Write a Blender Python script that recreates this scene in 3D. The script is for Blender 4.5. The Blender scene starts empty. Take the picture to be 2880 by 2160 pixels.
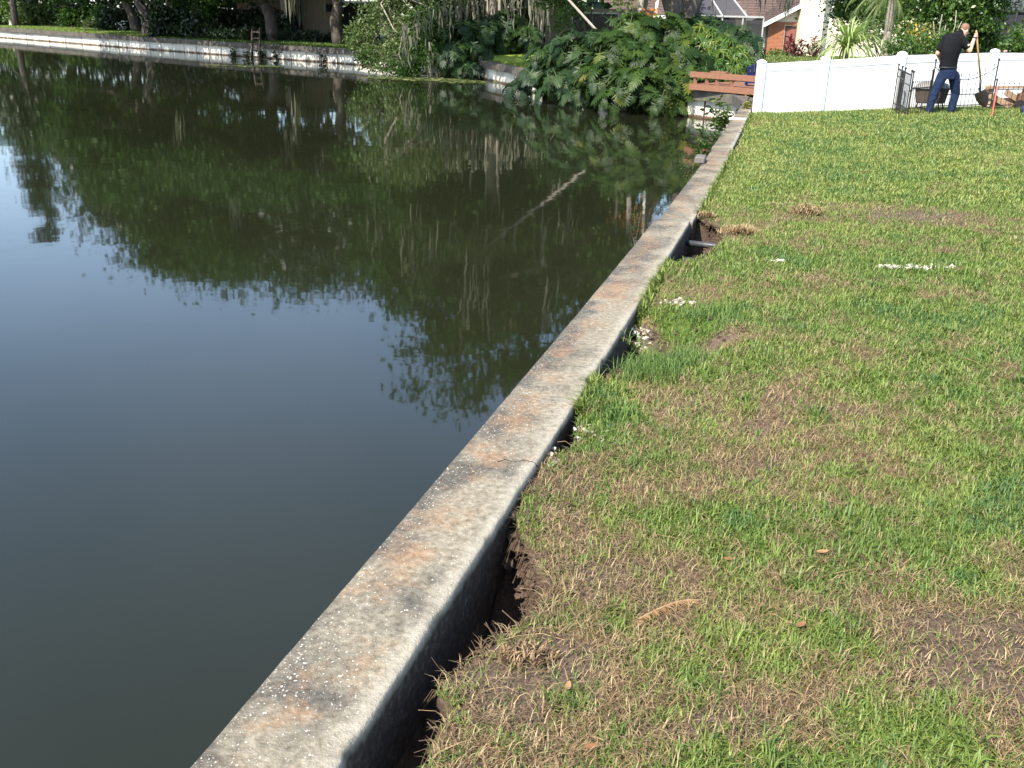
import bpy, bmesh, math, random
import numpy as np
from mathutils import Vector, Matrix

sc = bpy.context.scene
col = sc.collection
random.seed(11)
rng = np.random.default_rng(11)

# ------------------------------------------------------------------ camera
CAM_Z = 1.75            # above the top of the near seawall cap (z = 0)
FPX = 2750.0            # focal length in pixels of the 2880 px wide photograph
PITCH = math.atan((1080 - 35) / FPX)
ROLL = math.radians(1.3)
c_f = Vector((0, math.cos(PITCH), -math.sin(PITCH)))
_r0 = Vector((1, 0, 0)); _u0 = Vector((0, math.sin(PITCH), math.cos(PITCH)))
c_r = _r0 * math.cos(ROLL) + _u0 * math.sin(ROLL)
c_u = -_r0 * math.sin(ROLL) + _u0 * math.cos(ROLL)
cam_d = bpy.data.cameras.new('camera')
cam_d.sensor_width = 36.0
cam_d.lens = FPX / 2880 * 36.0
cam_d.clip_start = 0.05
cam_d.clip_end = 2000
cam = bpy.data.objects.new('camera', cam_d)
m = Matrix.Identity(4)
for i in range(3):
    m[i][0] = c_r[i]; m[i][1] = c_u[i]; m[i][2] = -c_f[i]
m[2][3] = CAM_Z
cam.matrix_world = m
col.objects.link(cam)
sc.camera = cam

def at(px, py, z=None, Y=None):
    """Surveyed point: where the sight line of a photograph pixel meets height z or depth Y."""
    d = c_f + c_r * ((px - 1440) / FPX) + c_u * ((1080 - py) / FPX)
    t = (z - CAM_Z) / d.z if Y is None else Y / d.y
    return Vector((0, 0, CAM_Z)) + d * t

# ------------------------------------------------------------------ sky, sun, exposure
SUN_H = Vector((-0.58, -0.815, 0))          # horizontal direction towards the sun
SUN_EL = math.radians(48)
world = bpy.data.worlds.new('World'); sc.world = world
world.use_nodes = True
wn = world.node_tree.nodes; wl_ = world.node_tree.links
wn.clear()
wo = wn.new('ShaderNodeOutputWorld'); bg = wn.new('ShaderNodeBackground'); sk = wn.new('ShaderNodeTexSky')
sk.sky_type = 'NISHITA'; sk.sun_disc = False
sk.sun_elevation = SUN_EL
sk.sun_rotation = math.atan2(SUN_H.x, SUN_H.y)
sk.air_density = 1.0; sk.dust_density = .7; sk.ozone_density = 2.0
bg.inputs[1].default_value = 0.13
# thin high veil of cloud over the whole sky
tcw = wn.new('ShaderNodeTexCoord'); nzw = wn.new('ShaderNodeTexNoise'); nzw.inputs['Scale'].default_value = 2.2; nzw.inputs['Detail'].default_value = 4
rpw = wn.new('ShaderNodeValToRGB'); rpw.color_ramp.elements[0].position = .35; rpw.color_ramp.elements[0].color = (.34, .46, .72, 1)
rpw.color_ramp.elements[1].position = .68; rpw.color_ramp.elements[1].color = (1.0, 1.1, 1.35, 1)
adw = wn.new('ShaderNodeMix'); adw.data_type = 'RGBA'; adw.blend_type = 'ADD'; adw.inputs[0].default_value = 1.0
wl_.new(tcw.outputs['Generated'], nzw.inputs['Vector']); wl_.new(nzw.outputs[0], rpw.inputs[0])
wl_.new(sk.outputs[0], adw.inputs[6]); wl_.new(rpw.outputs[0], adw.inputs[7]); wl_.new(adw.outputs[2], bg.inputs[0]); wl_.new(bg.outputs[0], wo.inputs[0])
sun_d = bpy.data.lights.new('sun', 'SUN'); sun_d.energy = 4.4; sun_d.angle = math.radians(0.53)
sun_d.color = (1.0, 0.94, 0.84)
sun = bpy.data.objects.new('sun', sun_d); col.objects.link(sun)
sdir = Vector((SUN_H.x * math.cos(SUN_EL), SUN_H.y * math.cos(SUN_EL), math.sin(SUN_EL)))
sun.rotation_euler = sdir.to_track_quat('Z', 'Y').to_euler()
vs = sc.view_settings
vs.view_transform = 'Standard'; vs.look = 'None'; vs.gamma = 1.0; vs.exposure = 1.3
vs.use_curve_mapping = False
sc.cycles.max_bounces = 6; sc.cycles.diffuse_bounces = 3; sc.cycles.glossy_bounces = 3; sc.cycles.transmission_bounces = 3; sc.cycles.transparent_max_bounces = 8

# ------------------------------------------------------------------ helpers
def tag(o, label=None, cat=None, group=None, kind=None):
    if label: o['label'] = label
    if cat: o['category'] = cat
    if group: o['group'] = group
    if kind: o['kind'] = kind
    return o

def empty(name, loc, label=None, cat=None, group=None):
    o = bpy.data.objects.new(name, None); o.empty_display_size = 0.2
    o.location = loc; col.objects.link(o)
    return tag(o, label, cat, group)

def wloc(o):
    v = Vector((0, 0, 0))
    while o is not None:
        v += o.location; o = o.parent
    return v

def link(name, me, mat=None, parent=None):
    o = bpy.data.objects.new(name, me); col.objects.link(o)
    if mat is not None and not me.materials:
        me.materials.append(mat)
    if parent is not None: o.parent = parent
    return o

def npmesh(name, V, F, smooth=False):
    V = np.asarray(V, dtype=np.float32); F = np.asarray(F, dtype=np.int32)
    me = bpy.data.meshes.new(name)
    n, k = F.shape
    me.vertices.add(len(V)); me.vertices.foreach_set('co', V.ravel())
    me.loops.add(n * k); me.loops.foreach_set('vertex_index', F.ravel())
    me.polygons.add(n)
    me.polygons.foreach_set('loop_start', np.arange(0, n * k, k, dtype=np.int32))
    me.polygons.foreach_set('loop_total', np.full(n, k, dtype=np.int32))
    if smooth: me.polygons.foreach_set('use_smooth', np.ones(n, dtype=bool))
    me.update(calc_edges=True)
    return me

def set_col(me, C, name='tint'):
    a = me.attributes.new(name, 'FLOAT_COLOR', 'POINT')
    C = np.asarray(C, dtype=np.float32)
    if C.shape[1] == 3: C = np.concatenate([C, np.ones((len(C), 1), np.float32)], 1)
    a.data.foreach_set('color', C.ravel())

def set_f(me, A, name):
    a = me.attributes.new(name, 'FLOAT', 'POINT')
    a.data.foreach_set('value', np.asarray(A, dtype=np.float32))

class MB:
    """collects boxes, bars, tubes; build() links them as one mesh object in world coordinates"""
    def __init__(s): s.v = []; s.f = []
    def poly(s, vs_, fs):
        b = len(s.v); s.v += [tuple(p) for p in vs_]; s.f += [tuple(i + b for i in f) for f in fs]; return s
    def box(s, c, size, rz=0, ch=0.0):
        hx, hy, hz = size[0] / 2, size[1] / 2, size[2] / 2
        cr, sr = math.cos(rz), math.sin(rz)
        def T(x, y, z): return (c[0] + x * cr - y * sr, c[1] + x * sr + y * cr, c[2] + z)
        if ch > 0:      # chamfered upright edges and top
            k = ch
            ring = [(-hx + k, -hy), (hx - k, -hy), (hx, -hy + k), (hx, hy - k), (hx - k, hy), (-hx + k, hy), (-hx, hy - k), (-hx, -hy + k)]
            top = [(x * (1 - k / hx), y * (1 - k / hy)) for x, y in ring]
            vs_ = [T(x, y, -hz) for x, y in ring] + [T(x, y, hz - k) for x, y in ring] + [T(x, y, hz) for x, y in top]
            fs = [tuple(range(7, -1, -1)), tuple(range(16, 24))]
            for i in range(8):
                j = (i + 1) % 8
                fs += [(i, j, 8 + j, 8 + i), (8 + i, 8 + j, 16 + j, 16 + i)]
            return s.poly(vs_, fs)
        vs_ = [T(x, y, z) for z in (-hz, hz) for x, y in ((-hx, -hy), (hx, -hy), (hx, hy), (-hx, hy))]
        return s.poly(vs_, [(3, 2, 1, 0), (4, 5, 6, 7), (0, 1, 5, 4), (1, 2, 6, 5), (2, 3, 7, 6), (3, 0, 4, 7)])
    def bar(s, p, q, w, h=None, up=(0, 0, 1)):
        p = Vector(p); q = Vector(q); h = h or w
        d = (q - p).normalized(); u = Vector(up)
        a = d.cross(u)
        if a.length < 1e-3: a = d.cross(Vector((1, 0, 0)))
        a.normalize(); b = a.cross(d)
        vs_ = [e + a * (i * w / 2) + b * (j * h / 2) for e in (p, q) for i, j in ((-1, -1), (1, -1), (1, 1), (-1, 1))]
        return s.poly(vs_, [(3, 2, 1, 0), (4, 5, 6, 7), (0, 1, 5, 4), (1, 2, 6, 5), (2, 3, 7, 6), (3, 0, 4, 7)])
    def tube(s, pts, rad, n=8, cap=True):
        pts = [Vector(p) for p in pts]
        if not hasattr(rad, '__len__'): rad = [rad] * len(pts)
        b = len(s.v); ref = None
        for i, p in enumerate(pts):
            d = (pts[min(i + 1, len(pts) - 1)] - pts[max(i - 1, 0)]).normalized()
            if ref is None:
                ref = d.cross(Vector((0.31, 0.77, 0.2)) if abs(d.z) > .8 else Vector((0, 0, 1))).normalized()
            a = (ref - d * ref.dot(d)).normalized(); ref = a; c = d.cross(a)
            for k in range(n):
                t = 2 * math.pi * k / n
                s.v.append(tuple(p + (a * math.cos(t) + c * math.sin(t)) * rad[i]))
        for i in range(len(pts) - 1):
            for k in range(n):
                j = (k + 1) % n
                s.f.append((b + i * n + k, b + i * n + j, b + (i + 1) * n + j, b + (i + 1) * n + k))
        if cap:
            s.f.append(tuple(b + k for k in range(n - 1, -1, -1)))
            e = b + (len(pts) - 1) * n
            s.f.append(tuple(e + k for k in range(n)))
        return s
    def ball(s, c, r, n=10, m_=6):
        r = r if hasattr(r, '__len__') else (r, r, r)
        b = len(s.v)
        s.v.append((c[0], c[1], c[2] - r[2]))
        for i in range(1, m_):
            ph = -math.pi / 2 + math.pi * i / m_
            for k in range(n):
                t = 2 * math.pi * k / n
                s.v.append((c[0] + r[0] * math.cos(ph) * math.cos(t), c[1] + r[1] * math.cos(ph) * math.sin(t), c[2] + r[2] * math.sin(ph)))
        s.v.append((c[0], c[1], c[2] + r[2]))
        e = len(s.v) - 1
        for k in range(n):
            j = (k + 1) % n
            s.f.append((b, b + 1 + j, b + 1 + k))
            s.f.append((e, b + 1 + (m_ - 2) * n + k, b + 1 + (m_ - 2) * n + j))
            for i in range(m_ - 2):
                s.f.append((b + 1 + i * n + k, b + 1 + i * n + j, b + 1 + (i + 1) * n + j, b + 1 + (i + 1) * n + k))
        return s
    def build(s, name, mat, parent=None, smooth=False, local=False):
        me = bpy.data.meshes.new(name)
        o_ = Vector((0, 0, 0)) if local or parent is None else wloc(parent)
        me.from_pydata([(x - o_.x, y - o_.y, z - o_.z) for x, y, z in s.v], [], s.f)
        if smooth: me.polygons.foreach_set('use_smooth', [True] * len(me.polygons))
        me.update()
        return link(name, me, mat, parent)

# value noise (numpy)
_tab = rng.random((256, 256))
def vnoise(x, y):
    x = np.asarray(x, float); y = np.asarray(y, float)
    xi = np.floor(x).astype(int); yi = np.floor(y).astype(int)
    fx = x - xi; fy = y - yi; fx = fx * fx * (3 - 2 * fx); fy = fy * fy * (3 - 2 * fy)
    g = lambda i, j: _tab[i & 255, j & 255]
    return (g(xi, yi) * (1 - fx) + g(xi + 1, yi) * fx) * (1 - fy) + (g(xi, yi + 1) * (1 - fx) + g(xi + 1, yi + 1) * fx) * fy
def fbm(x, y, o=3):
    r = 0; a = 0.5; t = 0
    for i in range(o):
        r = r + a * vnoise(np.asarray(x) * 2 ** i + 17.3 * i, np.asarray(y) * 2 ** i + 5.1 * i); t += a; a *= .5
    return r / t

# ------------------------------------------------------------------ materials
def newmat(name):
    mt = bpy.data.materials.new(name); mt.use_nodes = True
    nt = mt.node_tree; nt.nodes.clear()
    out = nt.nodes.new('ShaderNodeOutputMaterial')
    return mt, nt, out
def N(nt, typ, **kw):
    n = nt.nodes.new(typ)
    for k, v in kw.items(): setattr(n, k, v)
    return n
def ramp(nt, fac, stops, interp='LINEAR'):
    r = N(nt, 'ShaderNodeValToRGB'); r.color_ramp.interpolation = interp
    els = r.color_ramp.elements
    while len(els) < len(stops): els.new(0.5)
    for e, (p, c) in zip(els, stops):
        e.position = p; e.color = (*c, 1) if len(c) == 3 else c
    nt.links.new(fac, r.inputs[0]); return r.outputs[0]
def noise(nt, scale, detail=4, rough=.55, vec=None, dist=0):
    n = N(nt, 'ShaderNodeTexNoise'); n.inputs['Scale'].default_value = scale; n.inputs['Detail'].default_value = detail
    n.inputs['Roughness'].default_value = rough; n.inputs['Distortion'].default_value = dist
    if vec is not None: nt.links.new(vec, n.inputs['Vector'])
    return n.outputs[0]
def mixc(nt, fac, a, b, typ='MIX'):
    x = N(nt, 'ShaderNodeMix', data_type='RGBA', blend_type=typ)
    for s, v in ((x.inputs[0], fac), (x.inputs[6], a), (x.inputs[7], b)):
        if hasattr(v, 'links') or hasattr(v, 'is_linked'): nt.links.new(v, s)
        elif isinstance(v, (int, float)): s.default_value = v
        else: s.default_value = (*v, 1)
    return x.outputs[2]
def math_(nt, op, a, b=0.0, c=None, clamp=False):
    x = N(nt, 'ShaderNodeMath', operation=op); x.use_clamp = clamp
    for s, v in zip(x.inputs, (a, b, c)):
        if v is None: continue
        if hasattr(v, 'is_linked'): nt.links.new(v, s)
        else: s.default_value = v
    return x.outputs[0]
def geo_pos(nt): return N(nt, 'ShaderNodeNewGeometry').outputs['Position']
def principled(nt, out, color, rough=.7, bump=None, bstr=.3, bdist=.02, spec=.5, metal=0):
    p = N(nt, 'ShaderNodeBsdfPrincipled')
    if hasattr(color, 'is_linked'): nt.links.new(color, p.inputs['Base Color'])
    else: p.inputs['Base Color'].default_value = (*color, 1)
    if hasattr(rough, 'is_linked'): nt.links.new(rough, p.inputs['Roughness'])
    else: p.inputs['Roughness'].default_value = rough
    p.inputs['Specular IOR Level'].default_value = spec; p.inputs['Metallic'].default_value = metal
    if bump is not None:
        b = N(nt, 'ShaderNodeBump'); b.inputs['Strength'].default_value = bstr; b.inputs['Distance'].default_value = bdist
        nt.links.new(bump, b.inputs['Height']); nt.links.new(b.outputs[0], p.inputs['Normal'])
    nt.links.new(p.outputs[0], out.inputs[0]); return p
def simple(name, c1, c2=None, scale=6, rough=.75, bump=.25, bd=.01, spec=.4, metal=0, stretch=None):
    mt, nt, out = newmat(name)
    tc = geo_pos(nt) if stretch is None else None
    if stretch is not None:
        mp = N(nt, 'ShaderNodeMapping'); mp.inputs['Scale'].default_value = stretch
        nt.links.new(geo_pos(nt), mp.inputs['Vector']); tc = mp.outputs[0]
    nz = noise(nt, scale, 5, .6, tc)
    c2 = c2 or tuple(x * .75 for x in c1)
    colr = ramp(nt, nz, [(.3, c2), (.7, c1)])
    principled(nt, out, colr, rough, nz if bump else None, bump, bd, spec, metal)
    return mt
def leafmat(name, stops, rough=.45, trans=.35, spec=.5, obj_random=False):
    mt, nt, out = newmat(name)
    r = N(nt, 'ShaderNodeObjectInfo').outputs['Random'] if obj_random else N(nt, 'ShaderNodeNewGeometry').outputs['Random Per Island']
    c = ramp(nt, r, stops)
    p = N(nt, 'ShaderNodeBsdfPrincipled'); nt.links.new(c, p.inputs['Base Color'])
    p.inputs['Roughness'].default_value = rough; p.inputs['Specular IOR Level'].default_value = spec
    t = N(nt, 'ShaderNodeBsdfTranslucent')
    tc = mixc(nt, 1.0, c, (1.0, 1.25, .5), 'MULTIPLY'); nt.links.new(tc, t.inputs[0])
    mx = N(nt, 'ShaderNodeMixShader'); mx.inputs[0].default_value = trans
    nt.links.new(p.outputs[0], mx.inputs[1]); nt.links.new(t.outputs[0], mx.inputs[2]); nt.links.new(mx.outputs[0], out.inputs[0])
    return mt

MT = {}
def vinyl():
    mt, nt, out = newmat('white_vinyl'); pos = geo_pos(nt)
    sp = N(nt, 'ShaderNodeSeparateXYZ'); nt.links.new(pos, sp.inputs[0]); n1 = noise(nt, 7, 4, .65, pos)
    zz = math_(nt, 'ADD', sp.outputs[2], math_(nt, 'MULTIPLY', math_(nt, 'SUBTRACT', n1, .5), .35))
    c = ramp(nt, n1, [(.3, (.74, .75, .75)), (.7, (.80, .80, .79))])
    c = mixc(nt, math_(nt, 'MULTIPLY', ramp(nt, zz, [(.0, (1, 1, 1)), (.16, (0, 0, 0))]), .45), c, (.42, .44, .33))
    principled(nt, out, c, .45, n1, .04, .002, .4); return mt
MT['white_vinyl'] = vinyl()
MT['iron'] = simple('black_iron', (.012, .012, .013), (.022, .018, .016), 40, .5, .1, .002)
MT['deck_wood'] = simple('stained_deck_wood', (.24, .11, .06), (.16, .072, .042), 3, .65, .25, .004, stretch=(1, 6, 12))
MT['chair_blue'] = simple('blue_plastic', (.020, .030, .135), (.015, .023, .10), 5, .4, 0)
MT['brick'] = simple('brick', (.42, .17, .085), (.30, .11, .055), 9, .85, .3, .006)
MT['mortar'] = simple('mortar', (.42, .34, .27), (.34, .28, .22), 20, .9, .3, .004)
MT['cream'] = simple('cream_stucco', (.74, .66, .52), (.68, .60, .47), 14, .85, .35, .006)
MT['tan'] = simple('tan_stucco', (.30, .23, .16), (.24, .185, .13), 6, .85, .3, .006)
MT['roof'] = simple('brown_shingle', (.125, .082, .066), (.07, .047, .040), 5, .9, .4, .01)
MT['white_trim'] = simple('white_trim_paint', (.80, .79, .76), (.70, .69, .66), 5, .5, .05)
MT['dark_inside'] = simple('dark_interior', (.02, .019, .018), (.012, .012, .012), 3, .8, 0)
MT['window_red'] = simple('drawn_reddish_blind', (.26, .10, .085), (.20, .075, .06), 3, .35, .1, .003, stretch=(1, 1, 14))
MT['bark'] = simple('oak_bark', (.12, .098, .078), (.045, .037, .03), 9, .9, .8, .03, stretch=(1, 1, .3))
MT['bark_pale'] = simple('pale_bark', (.36, .31, .25), (.19, .16, .13), 14, .9, .5, .01, stretch=(1, 1, 3))
MT['moss'] = leafmat('spanish_moss', [(0, (.12, .12, .085)), (1, (.26, .25, .19))], .9, .3, .1)
MT['soil'] = simple('dark_soil', (.055, .038, .026), (.022, .015, .011), 30, .95, .8, .02, spec=.1)
MT['rubble'] = simple('white_shell_rubble', (.58, .54, .46), (.28, .25, .20), 60, .8, .5, .004)
MT['root'] = simple('dry_root', (.17, .11, .065), (.07, .045, .028), 50, .9, .3, .002)
MT['straw'] = simple('dry_straw', (.34, .235, .12), (.18, .115, .06), 60, .85, .3, .002)
MT['pipe'] = simple('black_pipe', (.045, .047, .05), (.028, .03, .032), 20, .45, .1)
MT['skin'] = simple('skin', (.62, .33, .24), (.55, .28, .20), 20, .5, .05)
MT['shirt'] = simple('black_polo', (.006, .0065, .008), (.010, .0105, .012), 30, .9, .3, .004, spec=.1)
MT['jeans'] = simple('blue_jeans', (.014, .024, .058), (.008, .014, .036), 9, .9, .9, .05, spec=.15)
MT['shoe'] = simple('dark_shoe', (.014, .016, .025), (.01, .01, .015), 20, .6, .1)
MT['hair'] = simple('short_brown_hair', (.24, .13, .085), (.15, .08, .05), 90, .8, .5, .004)
MT['handle'] = simple('ash_handle', (.55, .33, .13), (.45, .26, .10), 6, .5, .1, .002, stretch=(8, 8, 1))
MT['steel'] = simple('dull_steel', (.055, .045, .04), (.03, .025, .024), 20, .5, .2, metal=.6)
MT['rust'] = simple('rusty_metal', (.20, .085, .045), (.08, .04, .028), 14, .85, .5, .006)
MT['rough_wood'] = simple('weathered_plank', (.34, .22, .14), (.22, .14, .09), 6, .85, .4, .005)
MT['red_paint'] = simple('red_paint', (.40, .085, .045), (.28, .06, .035), 20, .5, .1)
MT['pole_grey'] = simple('grey_aluminium', (.42, .42, .41), (.34, .34, .33), 10, .5, 0)
MT['frame_dark'] = simple('bronze_frame', (.05, .045, .04), (.035, .03, .028), 10, .5, 0)
MT['paving'] = simple('firepit_mesh', (.22, .20, .18), (.12, .11, .10), 60, .6, .3, .004)
MT['old_wood'] = simple('dark_old_wood', (.085, .06, .045), (.045, .032, .025), 8, .9, .5, .006)

def screen_mat():
    mt, nt, out = newmat('insect_screen')
    d = N(nt, 'ShaderNodeBsdfDiffuse'); d.inputs[0].default_value = (.05, .05, .055, 1)
    t = N(nt, 'ShaderNodeBsdfTransparent')
    mx = N(nt, 'ShaderNodeMixShader'); mx.inputs[0].default_value = .62
    nt.links.new(t.outputs[0], mx.inputs[1]); nt.links.new(d.outputs[0], mx.inputs[2]); nt.links.new(mx.outputs[0], out.inputs[0])
    return mt
MT['screen'] = screen_mat()
def screen_mat2():
    mt, nt, out = newmat('grey_roof_screen')
    d = N(nt, 'ShaderNodeBsdfDiffuse'); d.inputs[0].default_value = (.075, .075, .082, 1)
    t = N(nt, 'ShaderNodeBsdfTransparent')
    mx = N(nt, 'ShaderNodeMixShader'); mx.inputs[0].default_value = .7
    nt.links.new(t.outputs[0], mx.inputs[1]); nt.links.new(d.outputs[0], mx.inputs[2]); nt.links.new(mx.outputs[0], out.inputs[0])
    return mt
MT['screen_roof'] = screen_mat2()

LF = {}
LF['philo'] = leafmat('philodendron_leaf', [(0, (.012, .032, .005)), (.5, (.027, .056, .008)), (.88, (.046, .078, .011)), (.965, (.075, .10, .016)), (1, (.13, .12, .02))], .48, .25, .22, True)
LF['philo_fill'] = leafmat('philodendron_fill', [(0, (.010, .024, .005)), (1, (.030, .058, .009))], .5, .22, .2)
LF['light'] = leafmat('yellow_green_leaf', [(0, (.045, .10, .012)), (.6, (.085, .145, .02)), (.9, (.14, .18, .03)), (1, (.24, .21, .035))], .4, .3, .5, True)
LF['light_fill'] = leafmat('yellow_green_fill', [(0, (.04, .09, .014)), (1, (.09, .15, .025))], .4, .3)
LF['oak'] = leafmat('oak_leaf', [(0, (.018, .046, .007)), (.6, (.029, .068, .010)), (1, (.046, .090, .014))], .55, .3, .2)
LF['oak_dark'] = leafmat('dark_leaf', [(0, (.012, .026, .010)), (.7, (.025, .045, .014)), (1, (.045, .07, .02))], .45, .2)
LF['willow'] = leafmat('fine_pale_leaf', [(0, (.05, .085, .022)), (.6, (.095, .14, .038)), (1, (.16, .19, .06))], .5, .35)
LF['bush'] = leafmat('garden_leaf', [(0, (.03, .07, .012)), (.6, (.06, .12, .02)), (1, (.12, .17, .03))], .42, .3)
LF['croton'] = leafmat('yellow_croton_leaf', [(0, (.06, .10, .015)), (.55, (.14, .15, .02)), (.85, (.36, .28, .04)), (1, (.45, .38, .12))], .42, .3)
LF['cordyline'] = leafmat('maroon_leaf', [(0, (.07, .010, .016)), (.6, (.14, .022, .03)), (1, (.26, .07, .08))], .35, .25)
LF['spiky'] = leafmat('spiky_leaf', [(0, (.16, .22, .07)), (.6, (.27, .33, .12)), (1, (.42, .46, .22))], .45, .3)
LF['palm'] = leafmat('palm_leaf', [(0, (.07, .11, .03)), (.6, (.14, .19, .06)), (1, (.26, .29, .11))], .45, .3)
LF['dry'] = leafmat('orange_dry_leaf', [(0, (.35, .10, .02)), (1, (.55, .24, .06))], .6, .3)
LF['brown'] = leafmat('brown_oak_leaf', [(0, (.22, .10, .045)), (1, (.38, .2, .09))], .6, .2, .4, True)
LF['white'] = leafmat('white_flower', [(0, (.6, .6, .55)), (1, (.8, .8, .75))], .6, .2)
LF['pad'] = leafmat('water_weed', [(0, (.05, .075, .02)), (.7, (.12, .14, .045)), (1, (.26, .27, .12))], .5, .2)
# ================================================================== SETTING
WATER = -0.75
PR = (-0.00100975, 0.29756525, -0.97392725)      # land edge of the near cap, x as a function of y
PL = (-9.86742667e-04, 3.02142684e-01, -1.34998787)
XR = lambda y: np.polyval(PR, y)
XL = lambda y: np.polyval(PL, y)

# ---- water
def water_mat():
    mt, nt, out = newmat('murky_pond_water')
    pos = geo_pos(nt)
    mp = N(nt, 'ShaderNodeMapping'); mp.inputs['Scale'].default_value = (.8, 1.0, 1); nt.links.new(pos, mp.inputs[0])
    n1 = noise(nt, 1.1, 2, .5, mp.outputs[0], .4)
    n2 = noise(nt, 5.5, 2, .5, mp.outputs[0], .3)
    h = math_(nt, 'ADD', math_(nt, 'MULTIPLY', n1, 1.0), math_(nt, 'MULTIPLY', n2, .14))
    big = noise(nt, .08, 2, .5, pos)
    c = ramp(nt, big, [(.35, (.0110, .0130, .0058)), (.65, (.0140, .0160, .0074))])
    p = principled(nt, out, c, .032, h, .015, .12, .5)
    p.inputs['IOR'].default_value = 1.35
    return mt
bmw = MB().poly([(-260, -60, WATER), (260, -60, WATER), (260, 320, WATER), (-260, 320, WATER)], [(0, 1, 2, 3)])
wtr = bmw.build('water', water_mat()); tag(wtr, 'still dark green pond water reflecting the trees and sky', 'water', kind='structure')

# ---- near lawn with eroded holes along the wall
LIP = [(-15, .06, .25), (1.0, .16, .55), (1.98, .175, .6), (2.1, .165, .6), (2.27, .13, .55), (2.42, .085, .5), (2.5, .12, .5), (2.6, .21, .55), (2.7, .265, .6),
       (2.83, .275, .6), (2.95, .24, .55), (3.08, .16, .45), (3.22, .085, .3), (3.36, .03, .12), (3.45, .0, .02), (3.85, .0, .02), (3.93, .085, .12), (4.0, .11, .18), (4.2, .06, .16), (4.42, .0, .02),
       (4.7, .0, .02), (4.85, .05, .12), (5.0, .095, .24), (5.2, .16, .28), (5.5, .16, .28), (5.8, .07, .18), (6.0, .0, .02), (7.4, .0, .02), (7.5, .07, .25), (7.68, .22, .45),
       (8.15, .33, .5), (8.75, .31, .5), (9.15, .22, .4), (9.3, .07, .15), (9.42, .0, .02), (14.0, .0, .02), (14.4, .02, .08), (14.9, .035, .13), (16.2, .025, .1), (17, .0, .02), (30, .0, .02)]
LIP = np.array(LIP)
def gap(y): return np.interp(y, LIP[:, 0], LIP[:, 1]) + (fbm(np.asarray(y) * 9, 3.3, 4) - .5) * .09 * (np.interp(y, LIP[:, 0], LIP[:, 1]) > .03)
def hole(y): return np.interp(y, LIP[:, 0], LIP[:, 2])
def lawn_z(x, y):
    d = np.maximum(x - XR(y), 0)
    s = np.clip(d / 6, 0, 1); s = s * s * (3 - 2 * s)
    z = -.055 + .10 * s + (fbm(x * 1.3, y * 1.3, 3) - .5) * .05 * np.clip(d * 2, .3, 1) + (fbm(x * 7, y * 7, 2) - .5) * .022
    # sunken pocket behind the wall around y 5.4, and a slight slump near the first hole
    z -= .16 * np.exp(-(((x - .98 + .06 * np.sin(y * 19)) / .30) ** 2 + ((y - 5.68 + .05 * np.sin(x * 23)) / .36) ** 2) ** 2) - .03 * np.exp(-(((x - 1.35) / .12) ** 2 + ((y - 5.62) / .25) ** 2))
    z -= .05 * np.exp(-(((x - XR(y)) / .25) ** 2)) * np.exp(-((y - 2.2) / .8) ** 2)
    return z
PATCH = [(1.84, 3.38, .55, .38, .8), (2.23, 5.76, .6, .5, .55), (.85, 5.05, .22, .22, .9), (1.2, 6.0, .28, .3, .7), (.5, 4.45, .12, .3, .6), (1.55, 2.85, .35, .2, .35),
         (.30, 2.62, .12, .08, .5), (.85, 1.95, .3, .12, .35), (1.9, 7.7, .5, .4, .4), (.55, 2.30, .12, .07, .4), (.92, 3.1, .2, .25, .35), (3.2, 5.9, .7, .4, .4),
         (.12, 3.55, .26, .30, -.9), (.08, 2.42, .22, .16, -.9), (.62, 2.16, .32, .14, -.55), (1.45, 2.46, .26, .30, -1.6), (.42, 2.92, .30, .24, -.6), (.98, 2.36, .3, .13, -.5),
         (2.2, 4.4, .4, .16, -.55), (3.3, 8.1, .5, .25, -.35), (3.9, 9.6, .8, .45, -.7), (2.3, 6.9, .5, .2, -.35), (1.10, 5.62, .26, .16, -1.6), (.84, 5.75, .16, .26, -1.2), (1.28, 5.80, .10, .10, -1.2), (1.25, 3.9, .5, .16, -.3),
         (2.9, 4.9, .4, .2, -.55), (.6, 3.6, .3, .2, -.25), (1.9, 8.55, .2, .1, -.9), (2.85, 9.6, .25, .15, -.6), (0.75, 5.75, .2, .3, -.5), (1.9, 2.2, .3, .2, -.5)]
def green(x, y):
    g = .50 + (fbm(x * .9 + 3, y * .9, 3) - .5) * 1.1 + (fbm(x * 4.5, y * 4.5, 2) - .5) * .9
    g = g + np.clip((y - 6) / 8, 0, 1) * .35 - np.clip((3.4 - y) / 2, 0, 1) * .16
    for (px, py, rx, ry, a) in PATCH:
        g = g + a * np.exp(-(((x - px) / rx) ** 2 + ((y - py) / ry) ** 2))
    return g

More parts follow.
